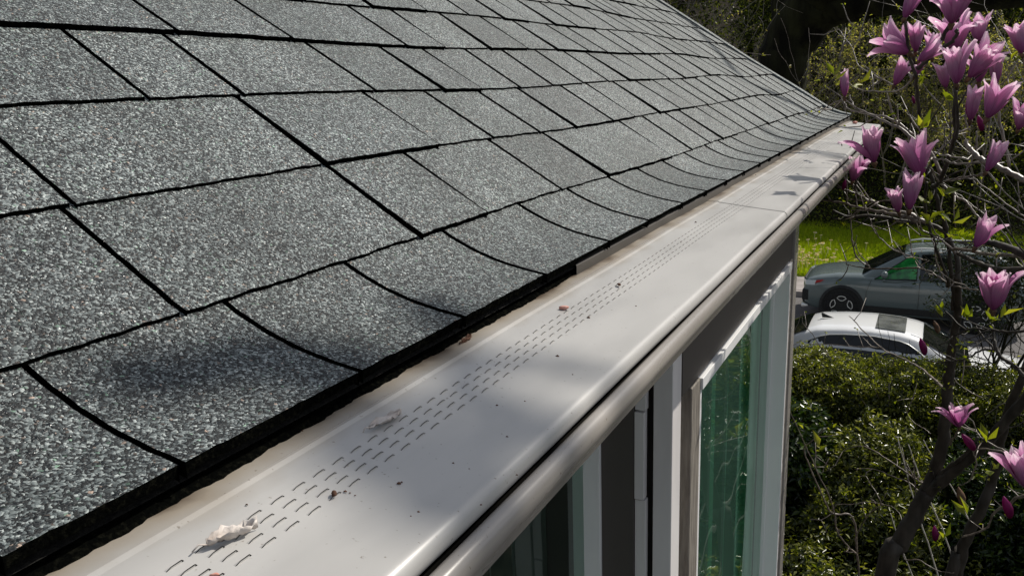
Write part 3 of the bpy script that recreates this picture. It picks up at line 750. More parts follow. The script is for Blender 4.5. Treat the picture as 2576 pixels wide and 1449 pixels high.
sh = [(-2.4, -.75, 8.9, 10.2, 1.30, 6500, .10, 'rhodo', 'broad-leaved shrub beside the house corner, glossy leaves with yellow tips', 160),
      (-.95, .35, 8.5, 10.1, 1.12, 8000, .068, 'hedge', 'small-leaved shrub at the foot of the hedge behind the magnolia fork', 120),
      (.2, 1.6, 8.7, 10.2, 1.25, 7500, .072, 'rhodo', 'dark shrub at the right edge of the picture, below the white bonnet', 70),
      (1.5, 3.6, 8.3, 10.1, 1.5, 6000, .06, 'hedge', 'bushy shrub just beyond the right edge of the hedge view', 60),
      (-1.7, .0, 7.0, 8.6, .60, 7000, .062, 'hedge', 'low leafy shrub nearest the house below the broad-leaved shrub', 140),
      (-.1, 1.4, 7.0, 8.5, .62, 6000, .062, 'hedge', 'low shrub in the bottom right corner among the magnolia stems', 60)]
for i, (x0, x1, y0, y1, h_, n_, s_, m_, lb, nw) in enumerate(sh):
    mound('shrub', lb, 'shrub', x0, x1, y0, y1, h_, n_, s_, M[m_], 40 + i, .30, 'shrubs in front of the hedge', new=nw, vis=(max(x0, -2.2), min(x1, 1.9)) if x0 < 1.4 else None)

# --- woodland behind the verge
rg = np.random.default_rng(77); N = 70000
x_ = np.where(rg.random(N) < .8, rg.uniform(-12, 6, N), rg.uniform(-35, 40, N)); t_ = rg.random(N)
y_ = 28.6 + t_ * 6; zb = .2 + np.maximum(0, y_ - 29) * .62; cl = hnoise(78, 10, 1.1)(np.stack([x_, y_, zb], 1))
p_ = np.stack([x_, y_ - .3, zb + rg.random(N) * (.9 + .9 * np.clip(cl, -1, 2)) * np.clip((y_ - 28.2) / 2.5, .25, 1)], 1)
tag(leaves('undergrowth', M['wood_leaf'], p_, rg.normal(size=(N, 3)) + np.array([0, -.2, .6]), .11, None, 79), 'dark tangled undergrowth along the foot of the wooded hill', 'undergrowth', kind='stuff')


def wood_tree(base, h, rad, seed, label, nl=9000, m='wood_leaf', ls=.15, lean=(0, 0, 1)):
    rr = random.Random(seed); e = empty('woodland_tree', base, label, 'tree', 'trees on the wooded hill'); q = MB(); buds = []
    grow(q, buds, Vector(base), Vector(lean), h * .8, .17, 0, rr, .62, .2, 9, (8, 5, 3), .008)
    q.build('trunk', M['darkbark'], e, smooth=True)
    rg = np.random.default_rng(seed); c0 = np.array([b[0][:] for b in buds]); 
    c0 = c0[rg.choice(len(c0), nl)] + rg.normal(size=(nl, 3)) * .28
    low = rg.random(nl) < .3; ang = rg.uniform(0, 2 * PI, nl); rr_ = rad * np.sqrt(rg.random(nl)); hz = rg.uniform(.05, .9, nl) * h
    alt = np.stack([base[0] + rr_ * np.cos(ang), base[1] + rr_ * np.sin(ang), base[2] + hz], 1)
    al = hnoise(seed, 9, 1.6)(alt) > -.1; c0 = np.where((low & al)[:, None], alt, c0)
    c0 = c0[(c0[:, 2] < 1.13 * (c0[:, 1] - 26.3) + .8) & (c0[:, 1] > 28.8)]; leaves('crown', M[m], c0, rg.normal(size=(len(c0), 3)) + np.array([0, -.2, .5]), ls, e, seed); return e
specs = [(-11.5, 35, 'leftmost dark tree on the hill above the roof slope'), (-9.2, 33.5, 'dark tree on the hill just left of the great leaning trunk'), (-7.2, 37, 'tall dark tree half hidden behind the great leaning trunk'),
         (-5.0, 33, 'leafy tree on the hill right of the great leaning trunk'), (-3.0, 36.5, 'dark tree on the hill above the parked grey car'), (-.9, 33, 'leafy tree on the hill behind the magnolia blossoms'),
         (1.2, 37, 'tree on the hill behind the uppermost right blossoms'), (3.4, 33.5, 'dark tree on the hill at the right edge of the picture'), (7.5, 35, 'hill tree mirrored in the far window, right of the view'), (12, 35, 'far right hill tree outside the blossoms'), (17, 35, 'outermost hill tree on the right'), (-15.5, 35, 'outermost hill tree on the left')]
for i, (bx, by, lb) in enumerate(specs):
    wood_tree((bx, by, .2 + (by - 29) * .62), 1.13 * (by - 26.5) + .8 - .62 * (by - 29), 2.6, 200 + i, lb, 15000 if -10 < bx < 5 else 6000)

# --- the great dark leaning trunk
gt = empty('old_tree', P(1930, 560, 13.0), 'massive dark leaning tree trunk with a limb arching to the right', 'tree'); rr = random.Random(3)
Yt = 13.0; base = P(1900, 700, Yt); base.z = -.1
main = [base, P(1915, 560, Yt), P(1945, 300, Yt), P(1972, 160, Yt), P(2010, 60, Yt - .1), P(2070, -20, Yt - .3), P(2160, -90, Yt - .6)]
q = MB(); w_ = wobble(main, .02, rr, 5); q.tube(w_, [.42 - .12 * i / len(w_) for i in range(len(w_))], 14, cap=False); tr_ = q.build('trunk', M['darkbark'], gt, smooth=True)
for pl, r0, r1 in (([P(1996, 110, Yt), P(2040, 50, Yt - .1), P(2100, 5, Yt - .2), P(2180, -22, Yt - .4), P(2280, -35, Yt - .6), P(2420, -50, Yt - .9), P(2620, -80, Yt - 1.2)], .30, .40), ([P(1985, 90, Yt), P(1975, -20, Yt), P(1930, -160, Yt + .3)], .24, .16), ([P(2070, -10, Yt), P(2040, -200, Yt), P(2050, -420, Yt)], .22, .1)):
    q = MB(); w_ = wobble(pl, .02, rr, 4); q.tube(w_, [r0 + (r1 - r0) * i / len(w_) for i in range(len(w_))], 10); q.build('limb', M['darkbark'], gt, smooth=True)
q = MB(); buds = []
for s in range(9):
    a_ = rr.uniform(0, 6.28); st = P(rr.uniform(1930, 2600), rr.uniform(-500, -60), Yt)
    grow(q, buds, st, Vector((math.cos(a_), math.sin(a_) * .6, .35)), rr.uniform(2.5, 4), .06, 0, rr, .6, .1, 8, (5, 4, 3), .004)
q.build('crown_branches', M['darkbark'], gt, smooth=True)
rg = np.random.default_rng(5); c0 = np.array([b[0][:] for b in buds]); c0 = c0[rg.choice(len(c0), 14000)] + rg.normal(size=(14000, 3)) * .3
c0 = c0[c0[:, 2] > CZ + 2.2]
leaves('crown', M['wood_leaf'], c0, rg.normal(size=(len(c0), 3)) + np.array([0, 0, .5]), .12, gt, 9)

# --- thin budding trees between the house and the road
bt = [(-1.9, 8.6, 5.5, (.03, 0, 1), 2, 'slim budding tree rising beyond the far end of the gutter'), (-3.3, 9.6, 5.8, (.0, 0, 1), 3, 'budding tree with sunlit twigs at the top of the roof slope'),
      (1.35, 8.8, 5.6, (-.08, 0, 1), 1, 'budding tree behind the blossoms in the top right corner'),
      (1.7, 10.9, 6.0, (-.10, 0, 1), 2, 'budding tree with tangled twigs behind the upper blossoms'), (3.6, 9.5, 5.8, (0, 0, 1), 2, 'budding tree outside the right edge, seen in the window glass')]
for i, (bx, by, hh, ln, ns, lb) in enumerate(bt):
    bare_tree('budding_tree', (bx, by, 0), hh * .92, .030, 300 + i, lb, 'tree', 'thin budding trees', lean=ln, kids=(6, 3, 2), nstem=ns, spread=.62, bsize=.034, per=3, minr=.0025, budkeep=.28, tmin=.74, jit=.05)
bt2 = [(-8.0, 30.6, 'budding bush at the back of the verge, left of the great trunk'), (-3.6, 30.5, 'budding bush at the back of the verge above the grey car'), (-1.2, 30.4, 'budding bush at the back of the verge behind the magnolia'), (1.3, 30.6, 'budding bush at the back of the verge near the right edge')]
for i, (bx, by, lb) in enumerate(bt2):
    bare_tree('budding_bush', (bx, by, 1.1), 3.9, .045, 340 + i, lb, 'bush', 'budding bushes behind the verge', kids=(6, 5, 4), nstem=4, spread=.6, bsize=.07, per=3, minr=.006, budkeep=.6, tmin=.3)

e = empty('street_tree', (.75, 12.25, 0), 'small dark-leaved tree on the road side hiding the rear of the grey car', 'tree'); rr = random.Random(15); q = MB(); buds = []
for k in range(3): grow(q, buds, Vector((.75, 12.25, 0)), Vector((rr.gauss(0, .1), rr.gauss(0, .1), 1)), 2.6, .035, 0, rr, .65, .2, 9, (9, 5, 3), .003, None, .3)
q.build('trunk', M['darkbark'], e, smooth=True)
rg = np.random.default_rng(61); n_ = 9000; u_ = rg.normal(size=(n_, 3)); u_ /= np.linalg.norm(u_, axis=1, keepdims=True); u_ *= rg.random((n_, 1)) ** .45
c0 = np.array([.80, 12.4, 2.55]) + u_ * np.array([1.02, .6, .78]); c0 = c0[hnoise(62, 9, 3.2)(c0) + .45 > np.abs(u_).max(1) * .9]
leaves('crown', M['dark_leaf'], c0, rg.normal(size=(len(c0), 3)) + np.array([0, 0, .5]), .055, e, 63)


# --- tree to the right of the view whose branches shade the gutter
ov = empty('shade_tree', (4.6, 8.2, 0), 'bare budding tree right of the house, its limbs reaching over the gutter', 'tree'); rr = random.Random(21)
trunk = [Vector((4.6, 8.2, 0)), Vector((4.5, 8.0, 2.5)), Vector((4.2, 7.6, 5.0)), Vector((3.9, 7.0, 7.5)), Vector((3.6, 6.6, 10.5))]
q = MB(); w_ = wobble(trunk, .02, rr, 5); q.tube(w_, [.20 - .12 * i / len(w_) for i in range(len(w_))], 10); q.build('trunk', M['bark'], ov, smooth=True)
def over(x, y, zr, t): return Vector((x, y, zr + CZ)) + SUN * t
limbs = [([Vector((4.2, 7.6, 5.0)), over(.6, .55, -.2, 6.4), over(-.15, .42, -.25, 6.2), over(-.27, .42, -.243, 6.1), over(-.39, .47, -.23, 6.0), over(-.45, .455, -.195, 6.0), over(-.465, .36, -.185, 6.0)], .046, .032),
         ([Vector((4.1, 7.4, 6.0)), over(.6, .70, -.2, 6.9), over(-.15, .53, -.25, 6.6), over(-.28, .517, -.243, 6.5), over(-.35, .58, -.235, 6.4), over(-.435, .655, -.205, 6.4)], .034, .024),
         ([Vector((4.0, 7.2, 6.8)), over(.4, .9, -.2, 7.4), over(-.2, .66, -.25, 7.2), over(-.35, .625, -.235, 7.1)], .026, .010),
         ([Vector((4.0, 7.2, 7.0)), over(.5, 4.3, 0, 7.0), over(-.4, 3.9, -.2, 7.0), over(-.56, 3.95, -.12, 7.0), over(-.75, 3.7, 0, 7.0), over(-1.15, 4.4, .27, 7.0)], .05, .018),
         ([Vector((3.9, 7.2, 7.4)), over(.5, 3.0, 0, 7.6), over(-.35, 2.75, -.2, 7.6), over(-.50, 2.87, -.16, 7.6)], .035, .012)]
for pl, r0, r1 in limbs:
    q = MB(); w_ = wobble(pl, .008, rr, 6); q.tube(w_, [r0 + (r1 - r0) * i / len(w_) for i in range(len(w_))], 8)
    buds = []
    for k in range(3):
        i = rr.randrange(1, max(2, len(w_) // 6)); grow(q, buds, w_[i], Vector((rr.gauss(0, 1), rr.gauss(0, 1) , rr.gauss(.6, .4))), .8, .012, 1, rr, .6, .2, 5, (0, 3, 2), .002)
    o = q.build('limb', M['bark'], ov, smooth=True)

# ================================================================== MAGNOLIA
mg = empty('magnolia_tree', Vector((-.42, 4.1, 0)), 'leafless magnolia tree covered in purple-pink tulip blossoms, close on the right', 'tree')
rr = random.Random(42)
def trace(pts, Y0, Y1, r0, r1, name='branch', amp=.0012, bark='twig', twigs=0, tl=(.05, .16)):
    n_ = len(pts); vp = [P(a_, b_, Y0 + (Y1 - Y0) * i / max(1, n_ - 1)) for i, (a_, b_) in enumerate(pts)]
    w_ = wobble(vp, amp, rr, 5); q = MB(); rad = [r0 + (r1 - r0) * i / (len(w_) - 1) for i in range(len(w_))]
    rad = [r_ * (1 + .12 * math.sin(i * 2.1)) for i, r_ in enumerate(rad)]
    q.tube(w_, rad, 9 if r0 > .01 else 6)
    for k in range(twigs):
        i = rr.randrange(1, len(w_)); d = (w_[i] - w_[i - 1]).normalized(); o_ = Vector((rr.gauss(0, 1), rr.gauss(0, .6), rr.gauss(.3, 1))); o_ -= d * o_.dot(d); o_.normalize(); L_ = rr.uniform(*tl)
        p0 = w_[i]; p1 = p0 + (d * .5 + o_ * .8) * L_ * .5; p2 = p1 + (d * .5 + o_ * .6 + Vector((0, 0, rr.uniform(-.1, .5)))) * L_ * .6
        q.tube([p0, p0.lerp(p1, .5) + Vector((rr.gauss(0, .004), 0, rr.gauss(0, .004))), p1, p2], [min(.0026, rad[i]), .0022, .0018, .0012], 5)
        LB.append((p2, (p2 - p1).normalized()))
        if rr.random() < .5:
            p3 = p1 + Vector((rr.gauss(0, 1), rr.gauss(0, .5), rr.gauss(.2, 1))).normalized() * L_ * .5; q.tube([p1, p3], [.0016, .001], 4); LB.append((p3, (p3 - p1).normalized()))
    q.build(name, M[bark], mg, smooth=True)
LB = []
YM = 3.5
# main stems
b0 = Vector((-.42, 4.1, -.05))
stem = [b0, b0.lerp(P(2224, 1449, YM), .5) + Vector((.03, 0, 0)), P(2224, 1449, YM), P(2262, 1372, YM), P(2300, 1296, YM), P(2333, 1234, YM)]
w_ = wobble(stem, .003, rr, 5); q = MB(); q.tube(w_, [.046 - .016 * i / len(w_) for i in range(len(w_))], 12)
up_ = [P(2333, 1234, YM), P(2352, 1185, YM), P(2374, 1100, YM - .05), P(2383, 1000, YM - .1), P(2388, 925, YM - .15), P(2398, 860, YM - .2), P(2410, 780, YM - .3), P(2408, 700, YM - .45)]
w_ = wobble(up_, .002, rr, 5); q.tube(w_, [.028 - .018 * i / len(w_) for i in range(len(w_))], 10)
q.build('trunk', M['bark'], mg, smooth=True)
trace([(2333, 1240), (2385, 1196), (2439, 1150), (2480, 1115), (2530, 1060), (2600, 980)], YM, 3.2, .024, .017, bark='bark', twigs=5)
trace([(2340, 1222), (2380, 1180), (2420, 1150), (2460, 1100)], YM, 3.3, .010, .006, bark='bark')
q = MB(); b1 = Vector((-.05, 4.2, -.05)); w_ = wobble([b1, P(2380, 1500, 3.7), P(2405, 1449, 3.7), P(2429, 1356, 3.65), P(2472, 1272, 3.6), P(2497, 1204, 3.6), P(2515, 1133, 3.5), P(2535, 1040, 3.4), P(2590, 900, 3.3)], .003, rr, 5)
q.tube(w_, [.028 - .015 * i / len(w_) for i in range(len(w_))], 10); q.build('trunk', M['bark'], mg, smooth=True)
trace([(2140, 1500), (2159, 1449), (2157, 1400), (2146, 1386), (2131, 1371), (2106, 1335), (2098, 1285), (2085, 1244), (2058, 1191), (2032, 1133), (2010, 1083), (1985, 1030)], 4.4, 4.0, .006, .002, twigs=6)
trace([(2156, 1400), (2145, 1300), (2094, 1290), (2066, 1240), (2040, 1180), (2022, 1130), (2040, 1110), (2080, 1075)], 4.4, 4.1, .006, .002, twigs=4)
trace([(2150, 1360), (2156, 1343), (2174, 1310), (2200, 1280), (2234, 1270), (2262, 1290), (2268, 1320)], 4.3, 3.9, .003, .0015, twigs=3)
trace([(2224, 1268), (2180, 1262), (2140, 1268), (2100, 1267)], 4.1, 4.1, .002, .0013, twigs=3)
trace([(2323, 1217), (2290, 1195), (2257, 1171), (2210, 1140), (2166, 1121), (2120, 1135)], 3.5, 3.7, .004, .0015, twigs=5)
trace([(2310, 1235), (2287, 1214), (2240, 1195), (2194, 1179), (2150, 1180)], 3.5, 3.6, .003, .0013, twigs=3)
trace([(2306, 1250), (2302, 1215), (2300, 1175), (2297, 1160)], 3.5, 3.5, .003, .0018)
trace([(2300, 1296), (2272, 1399), (2310, 1408), (2358, 1434), (2400, 1440)], 3.5, 3.4, .003, .0015)
trace([(2600, 1150), (2550, 1144), (2500, 1120), (2464, 1096), (2455, 1080)], 2.8, 2.9, .004, .0018, twigs=3)
trace([(2550, 1144), (2490, 1130), (2451, 1134), (2456, 1166), (2434, 1212), (2412, 1218)], 2.9, 3.0, .0035, .0016, twigs=2)
trace([(2600, 1246), (2560, 1250), (2540, 1265), (2500, 1290), (2480, 1330), (2420, 1350)], 3.1, 3.3, .006, .003, twigs=5)
# upper system
YU = 2.75
trace([(2408, 705), (2410, 660), (2400, 627), (2375, 582), (2330, 562), (2273, 556), (2200, 543), (2135, 545), (2095, 530)], 3.05, 3.1, .0095, .004, bark='bark', twigs=7)
trace([(2310, 556), (2260, 542), (2210, 532), (2160, 522), (2110, 508), (2068, 504)], 3.0, 3.1, .008, .003, twigs=8)
trace([(2330, 560), (2285, 537), (2222, 524), (2190, 505), (2160, 492), (2135, 480), (2106, 470)], 3.0, 3.0, .006, .002, twigs=7)
trace([(2160, 492), (2152, 476), (2156, 455), (2167, 436), (2180, 425), (2192, 404)], 3.0, 2.95, .0045, .003, bark='bark')
trace([(2150, 470), (2125, 448), (2120, 420), (2128, 405), (2121, 385), (2117, 362)], 3.0, 3.0, .003, .0018, twigs=2)
trace([(2265, 506), (2230, 505), (2180, 507), (2130, 500)], 2.9, 3.0, .003, .0015, twigs=4)
trace([(2370, 440), (2340, 380), (2305, 356), (2258, 321), (2215, 300), (2172, 281), (2148, 268), (2138, 240)], 2.7, 2.9, .006, .0022, twigs=6)
trace([(2258, 321), (2254, 300), (2240, 270), (2236, 245)], 2.8, 2.8, .0025, .0012, twigs=2)
trace([(2300, 340), (2240, 300), (2190, 288), (2142, 278), (2128, 268), (2122, 251)], 2.8, 2.9, .004, .002, twigs=2)
trace([(2398, 780), (2395, 700), (2383, 602), (2372, 545), (2360, 514), (2345, 450), (2333, 400), (2322, 360), (2314, 313), (2308, 250), (2306, 193), (2300, 165), (2296, 135)], 3.2, 2.5, .008, .0045, bark='bark', twigs=5)
trace([(2345, 470), (2363, 459), (2378, 420), (2393, 379), (2403, 330), (2400, 280), (2404, 230)], 2.8, 2.4, .007, .0045, bark='bark', twigs=4)
trace([(2363, 459), (2340, 420), (2330, 380), (2318, 330)], 2.7, 2.6, .003, .002, twigs=2)
trace([(2310, 175), (2340, 140), (2372, 95), (2390, 62)], 2.4, 2.3, .0055, .005, bark='bark')
trace([(2320, 160), (2360, 130), (2395, 105), (2410, 75)], 2.4, 2.3, .005, .004, bark='bark')
trace([(2306, 193), (2290, 150), (2282, 100), (2276, 52)], 2.4, 2.3, .004, .004, bark='bark')
trace([(2300, 190), (2270, 225), (2220, 232), (2170, 228)], 2.6, 2.8, .003, .0015, twigs=4)
trace([(2370, 466), (2406, 494), (2428, 507), (2448, 530), (2466, 554), (2490, 600)], 2.8, 2.7, .0045, .003, twigs=4)
trace([(2363, 459), (2405, 450), (2440, 444), (2478, 436)], 2.75, 2.6, .003, .0028)
trace([(2426, 355), (2445, 380), (2473, 404), (2520, 425), (2576, 452)], 2.5, 2.4, .006, .008, twigs=3)
trace([(2451, 391), (2458, 365), (2456, 330)], 2.5, 2.5, .0035, .002)
trace([(2340, 398), (2375, 402), (2398, 411), (2430, 412), (2468, 407)], 2.5, 2.5, .003, .0035, twigs=2)
trace([(2345, 382), (2370, 390), (2400, 396), (2440, 402)], 2.5, 2.5, .0025, .0028)
trace([(2620, 665), (2576, 642), (2530, 622), (2486, 610), (2450, 605)], 2.3, 2.5, .011, .007, bark='bark', twigs=3)
trace([(2408, 637), (2448, 657), (2491, 672), (2530, 678), (2600, 678)], 2.9, 2.3, .006, .008, bark='bark', twigs=3)
trace([(2400, 627), (2440, 630), (2480, 640), (2540, 642), (2600, 655)], 2.9, 2.4, .005, .006, twigs=4)
trace([(2385, 720), (2385, 707), (2365, 655), (2350, 612), (2330, 540), (2325, 500), (2332, 460)], 3.1, 2.7, .006, .004, bark='bark', twigs=4)
trace([(2330, 655), (2310, 650), (2248, 629), (2222, 605), (2200, 582), (2190, 560)], 3.3, 3.4, .003, .0013, twigs=6)
trace([(2185, 675), (2185, 670), (2155, 647), (2145, 614), (2140, 554), (2142, 530)], 3.4, 3.4, .0035, .0018, twigs=3)
trace([(2310, 673), (2250, 676), (2185, 675), (2150, 670), (2128, 664)], 3.1, 3.4, .0035, .0016, twigs=2)
trace([(2460, 730), (2420, 724), (2385, 712), (2350, 690), (2310, 673)], 3.0, 3.1, .003, .0028, twigs=2)
trace([(2408, 640), (2375, 610), (2340, 590), (2320, 580), (2312, 570)], 3.0, 3.0, .004, .0025, twigs=3)
trace([(2385, 720), (2370, 690), (2350, 640), (2360, 600)], 3.1, 3.1, .003, .002, twigs=3)
trace([(2496, 818), (2500, 850), (2506, 877), (2520, 900), (2543, 912), (2576, 945), (2610, 960)], 2.9, 2.8, .005, .007, bark='bark', twigs=4)
trace([(2506, 880), (2470, 880), (2436, 900), (2400, 908), (2360, 912), (2330, 905)], 2.9, 3.0, .0035, .0022, bark='bark', twigs=5)
trace([(2600, 830), (2540, 835), (2496, 830), (2440, 828), (2400, 845), (2370, 848)], 2.8, 3.0, .005, .002, bark='bark', twigs=6)
trace([(2384, 985), (2365, 968), (2340, 945), (2310, 922), (2260, 897), (2217, 875), (2175, 835), (2145, 802), (2136, 795)], 3.4, 4.6, .006, .0018, twigs=3)
trace([(2217, 875), (2180, 873), (2135, 871), (2090, 866), (2034, 865)], 4.2, 4.8, .003, .0016, twigs=4)
trace([(2092, 905), (2054, 857), (2040, 835), (2022, 817), (2018, 800)], 5.2, 5.2, .003, .0018, twigs=2)
trace([(1976, 870), (1994, 840), (2009, 810), (2014, 790)], 5.2, 5.2, .003, .0016, twigs=2)
trace([(2340, 1090), (2320, 1075), (2300, 1063), (2285, 1045), (2275, 1020)], 3.6, 3.7, .002, .0012, twigs=1)
trace([(2388, 1120), (2400, 1100), (2413, 1078)], 3.4, 3.1, .004, .003)
trace([(2470, 1000), (2440, 985), (2405, 960), (2398, 940)], 3.3, 3.4, .002, .0015, twigs=2)
trace([(2600, 560), (2540, 520), (2490, 480), (2440, 440)], 3.0, 3.1, .003, .0018, twigs=4)
trace([(2600, 720), (2560, 640), (2510, 570), (2450, 520), (2400, 480)], 3.3, 3.4, .003, .0018, twigs=5)
trace([(2480, 160), (2440, 230), (2430, 300), (2440, 330)], 2.6, 2.6, .003, .0025, twigs=3)
trace([(2406, 350), (2409, 290), (2406, 216)], 2.5, 2.4, .0045, .004, bark='bark', twigs=2)
trace([(2540, 420), (2520, 330), (2510, 260), (2506, 214)], 2.6, 2.6, .004, .003, twigs=3)
trace([(2600, 250), (2585, 190), (2571, 138)], 2.5, 2.4, .004, .003)
trace([(2110, 150), (2120, 120), (2140, 85), (2146, 60)], 3.4, 3.4, .0025, .0015, twigs=2)
trace([(2250, 215), (2200, 190), (2160, 165), (2142, 120), (2110, 75)], 3.2, 3.4, .003, .0014, twigs=4)

def PM(px, py, Y):                          # a place that shows at (px, py) in the tall window's reflection
    p = P(px, py, Y); return Vector((2 * XG - p.x, p.y, p.z))
for pa, pb, r_ in (((1750, 1460), (1905, 1050), .0045), ((1762, 1310), (1880, 1060), .004), ((1800, 1460), (1900, 1230), .004), ((1752, 1190), (1850, 1040), .0035)):
    q = MB(); a_, b_ = PM(*pa, 4.3), PM(*pb, 4.15); w_ = wobble([a_, a_.lerp(b_, .35) + Vector((.006, 0, .004)), a_.lerp(b_, .7) + Vector((-.006, 0, .004)), b_], .001, rr, 5)
    q.tube(w_, [r_ * (1 - .5 * i / len(w_)) for i in range(len(w_))], 6); q.build('branch', M['palebark'], mg, smooth=True)
# --- flowers
def petal_mesh(L_, W_, th0, th1, th2, cup, twist, rg_):
    """petal growing along +Z, leaning towards +X; front face outside"""
    nu, nv = 11, 6; pts = []; x = 0; zz_ = 0; uvs = []
    ph = rg_.uniform(0, 6.28); wav = rg_.uniform(.04, .11)
    for i in range(nu + 1):
        u = i / nu
        th = th0 + (th1 - th0) * min(1, u / .45) if u < .45 else th1 + (th2 - th1) * ((u - .45) / .55) ** 1.6
        if i: x += math.sin(th) * L_ / nu; zz_ += math.cos(th) * L_ / nu
        wd = W_ * .5 * (math.sin(PI * min(1, (u * .93 + .035)) ** 1.15) ** .62); 
        if u > .85: wd *= .74
        if u > .95: wd *= .5
        for j in range(nv + 1):
            v_ = j / nv * 2 - 1; nx_, nz_ = math.cos(th), -math.sin(th)
            off = -cup * wd * v_ * v_ * .9 + wav * W_ * math.sin(u * 7 + v_ * 3 + ph) * u
            pts.append((x + nx_ * off, v_ * wd * (1 - .12 * cup * v_ * v_) + twist * u * u * L_, zz_ + nz_ * off)); uvs.append((j / nv, u))
    fs = [(i * (nv + 1) + j, i * (nv + 1) + j + 1, (i + 1) * (nv + 1) + j + 1, (i + 1) * (nv + 1) + j) for i in range(nu) for j in range(nv)]
    return pts, fs, uvs


def flower(base, tip, Y, openness, n, seed, wide=.42, dy=0.0, spread_tip=None, droop=()):
    a_ = P(*base, Y); b_ = P(*tip, Y + dy); ax = b_ - a_; L_ = ax.length * 1.14; ax.normalize(); rg_ = random.Random(seed)
    q = MB()
    r_ = L_ * .075; fr = ax.to_track_quat('Z', 'Y').to_matrix()
    q.tube([a_ - ax * L_ * .10, a_ - ax * L_ * .02, a_ + ax * L_ * .03, a_ + ax * L_ * .07], [r_ * .45, r_ * .8, r_ * 1.1, r_ * .8], 9)
    for k in range(2):   # bud scales hugging the base
        an = rg_.uniform(0, 6.28); pts, fs, uv = petal_mesh(L_ * .28, L_ * .15, .7, .15, -.1, .9, 0, rg_)
        M3 = fr @ Matrix.Rotation(an, 3, 'Z'); q.add([a_ + M3 @ Vector(p) for p in pts], fs)
    fo = q.build('flower', M['calyx'], mg, smooth=True)
    for k in range(n):
        inner = k >= n * .55; an = (k + (.5 if inner else 0)) * 2 * PI / max(3, n * .55 if not inner else n * .45) + rg_.uniform(-.25, .25)
        op = (openness + .04) * (rg_.uniform(.6, 1.55)) * (.55 if inner else 1)
        Lp = L_ * rg_.uniform(.80, 1.12) * (1 + .12 * op)
        th0 = .55 + .45 * op; th1 = -.02 + .48 * op; th2 = -.30 + 1.5 * op + rg_.uniform(-.3, .45)
        if k in droop: th1 += .55; th2 += .9
        pts, fs, uv = petal_mesh(Lp, L_ * wide * rg_.uniform(.85, 1.12), th0, th1, th2, .85 - .35 * openness, rg_.uniform(-.06, .06), rg_)
        M3 = fr @ Matrix.Rotation(an, 3, 'Z'); vs4 = [a_ + M3 @ (Vector(p) + Vector((L_ * .012, 0, L_ * .03))) for p in pts]
        me = bpy.data.meshes.new('petal'); me.from_pydata([tuple(v) for v in vs4], [], [f[::-1] for f in fs])
        ul = me.uv_layers.new(name='uv')
        for li, lp in enumerate(me.loops): ul.data[li].uv = uv[lp.vertex_index]
        link('petal', me, M['petal'], fo, True)
    return fo
FL = [((2273, 52), (2300, -22), 2.15, .35, 7, {}), ((2393, 66), (2408, -32), 2.1, .55, 8, dict(droop=(2,))), ((2290, 137), (2222, 92), 2.35, .85, 7, {}),
      ((2303, 136), (2306, 70), 2.4, .30, 6, {}), ((2403, 136), (2396, 50), 2.55, .75, 8, {}), ((2308, 158), (2358, 116), 2.3, .35, 7, {}),
      ((2248, 219), (2276, 162), 2.4, .32, 7, {}), ((2406, 217), (2404, 128), 2.2, .40, 8, {}), ((2434, 200), (2496, 124), 2.35, .45, 8, {}),
      ((2506, 216), (2504, 150), 2.5, .28, 7, {}), ((2125, 248), (2125, 188), 2.8, .05, 6, {}), ((2440, 308), (2452, 232), 2.3, .25, 7, {}),
      ((2481, 303), (2524, 216), 2.2, .50, 7, dict(droop=(0,))), ((2571, 140), (2556, 76), 2.35, .35, 7, {}), ((2200, 414), (2190, 330), 2.6, .30, 7, dict(droop=(3,))),
      ((2320, 451), (2296, 362), 2.55, .42, 8, {}), ((2144, 459), (2160, 402), 2.8, .55, 8, {}), ((2287, 533), (2294, 447), 2.5, .25, 7, {}),
      ((2262, 537), (2248, 482), 2.65, .30, 6, {}), ((2478, 436), (2518, 370), 2.35, .30, 6, {}), ((2451, 627), (2490, 556), 2.35, .32, 7, {}),
      ((2498, 785), (2504, 694), 2.3, .40, 8, {}), ((2413, 1077), (2410, 1020), 2.7, .95, 8, {}), ((2590, 1236), (2560, 1140), 2.2, .5, 7, {}), ((2300, 196), (2322, 150), 2.5, .3, 6, {}), ((2380, 225), (2372, 165), 2.5, .35, 6, {}), ((2462, 212), (2470, 140), 2.55, .5, 7, {}), ((2345, 150), (2352, 88), 2.6, .45, 6, {}), ((2560, 330), (2585, 268), 2.4, .5, 7, {}), ((2460, 110), (2468, 45), 2.7, .5, 7, {})]
for i, (b_, t_, Y_, op, n_, kw) in enumerate(FL):
    flower(b_, t_, Y_, op, n_ + 2, 500 + i, .37 if op > .2 else .33, random.Random(i).uniform(-.03, .02), **kw)
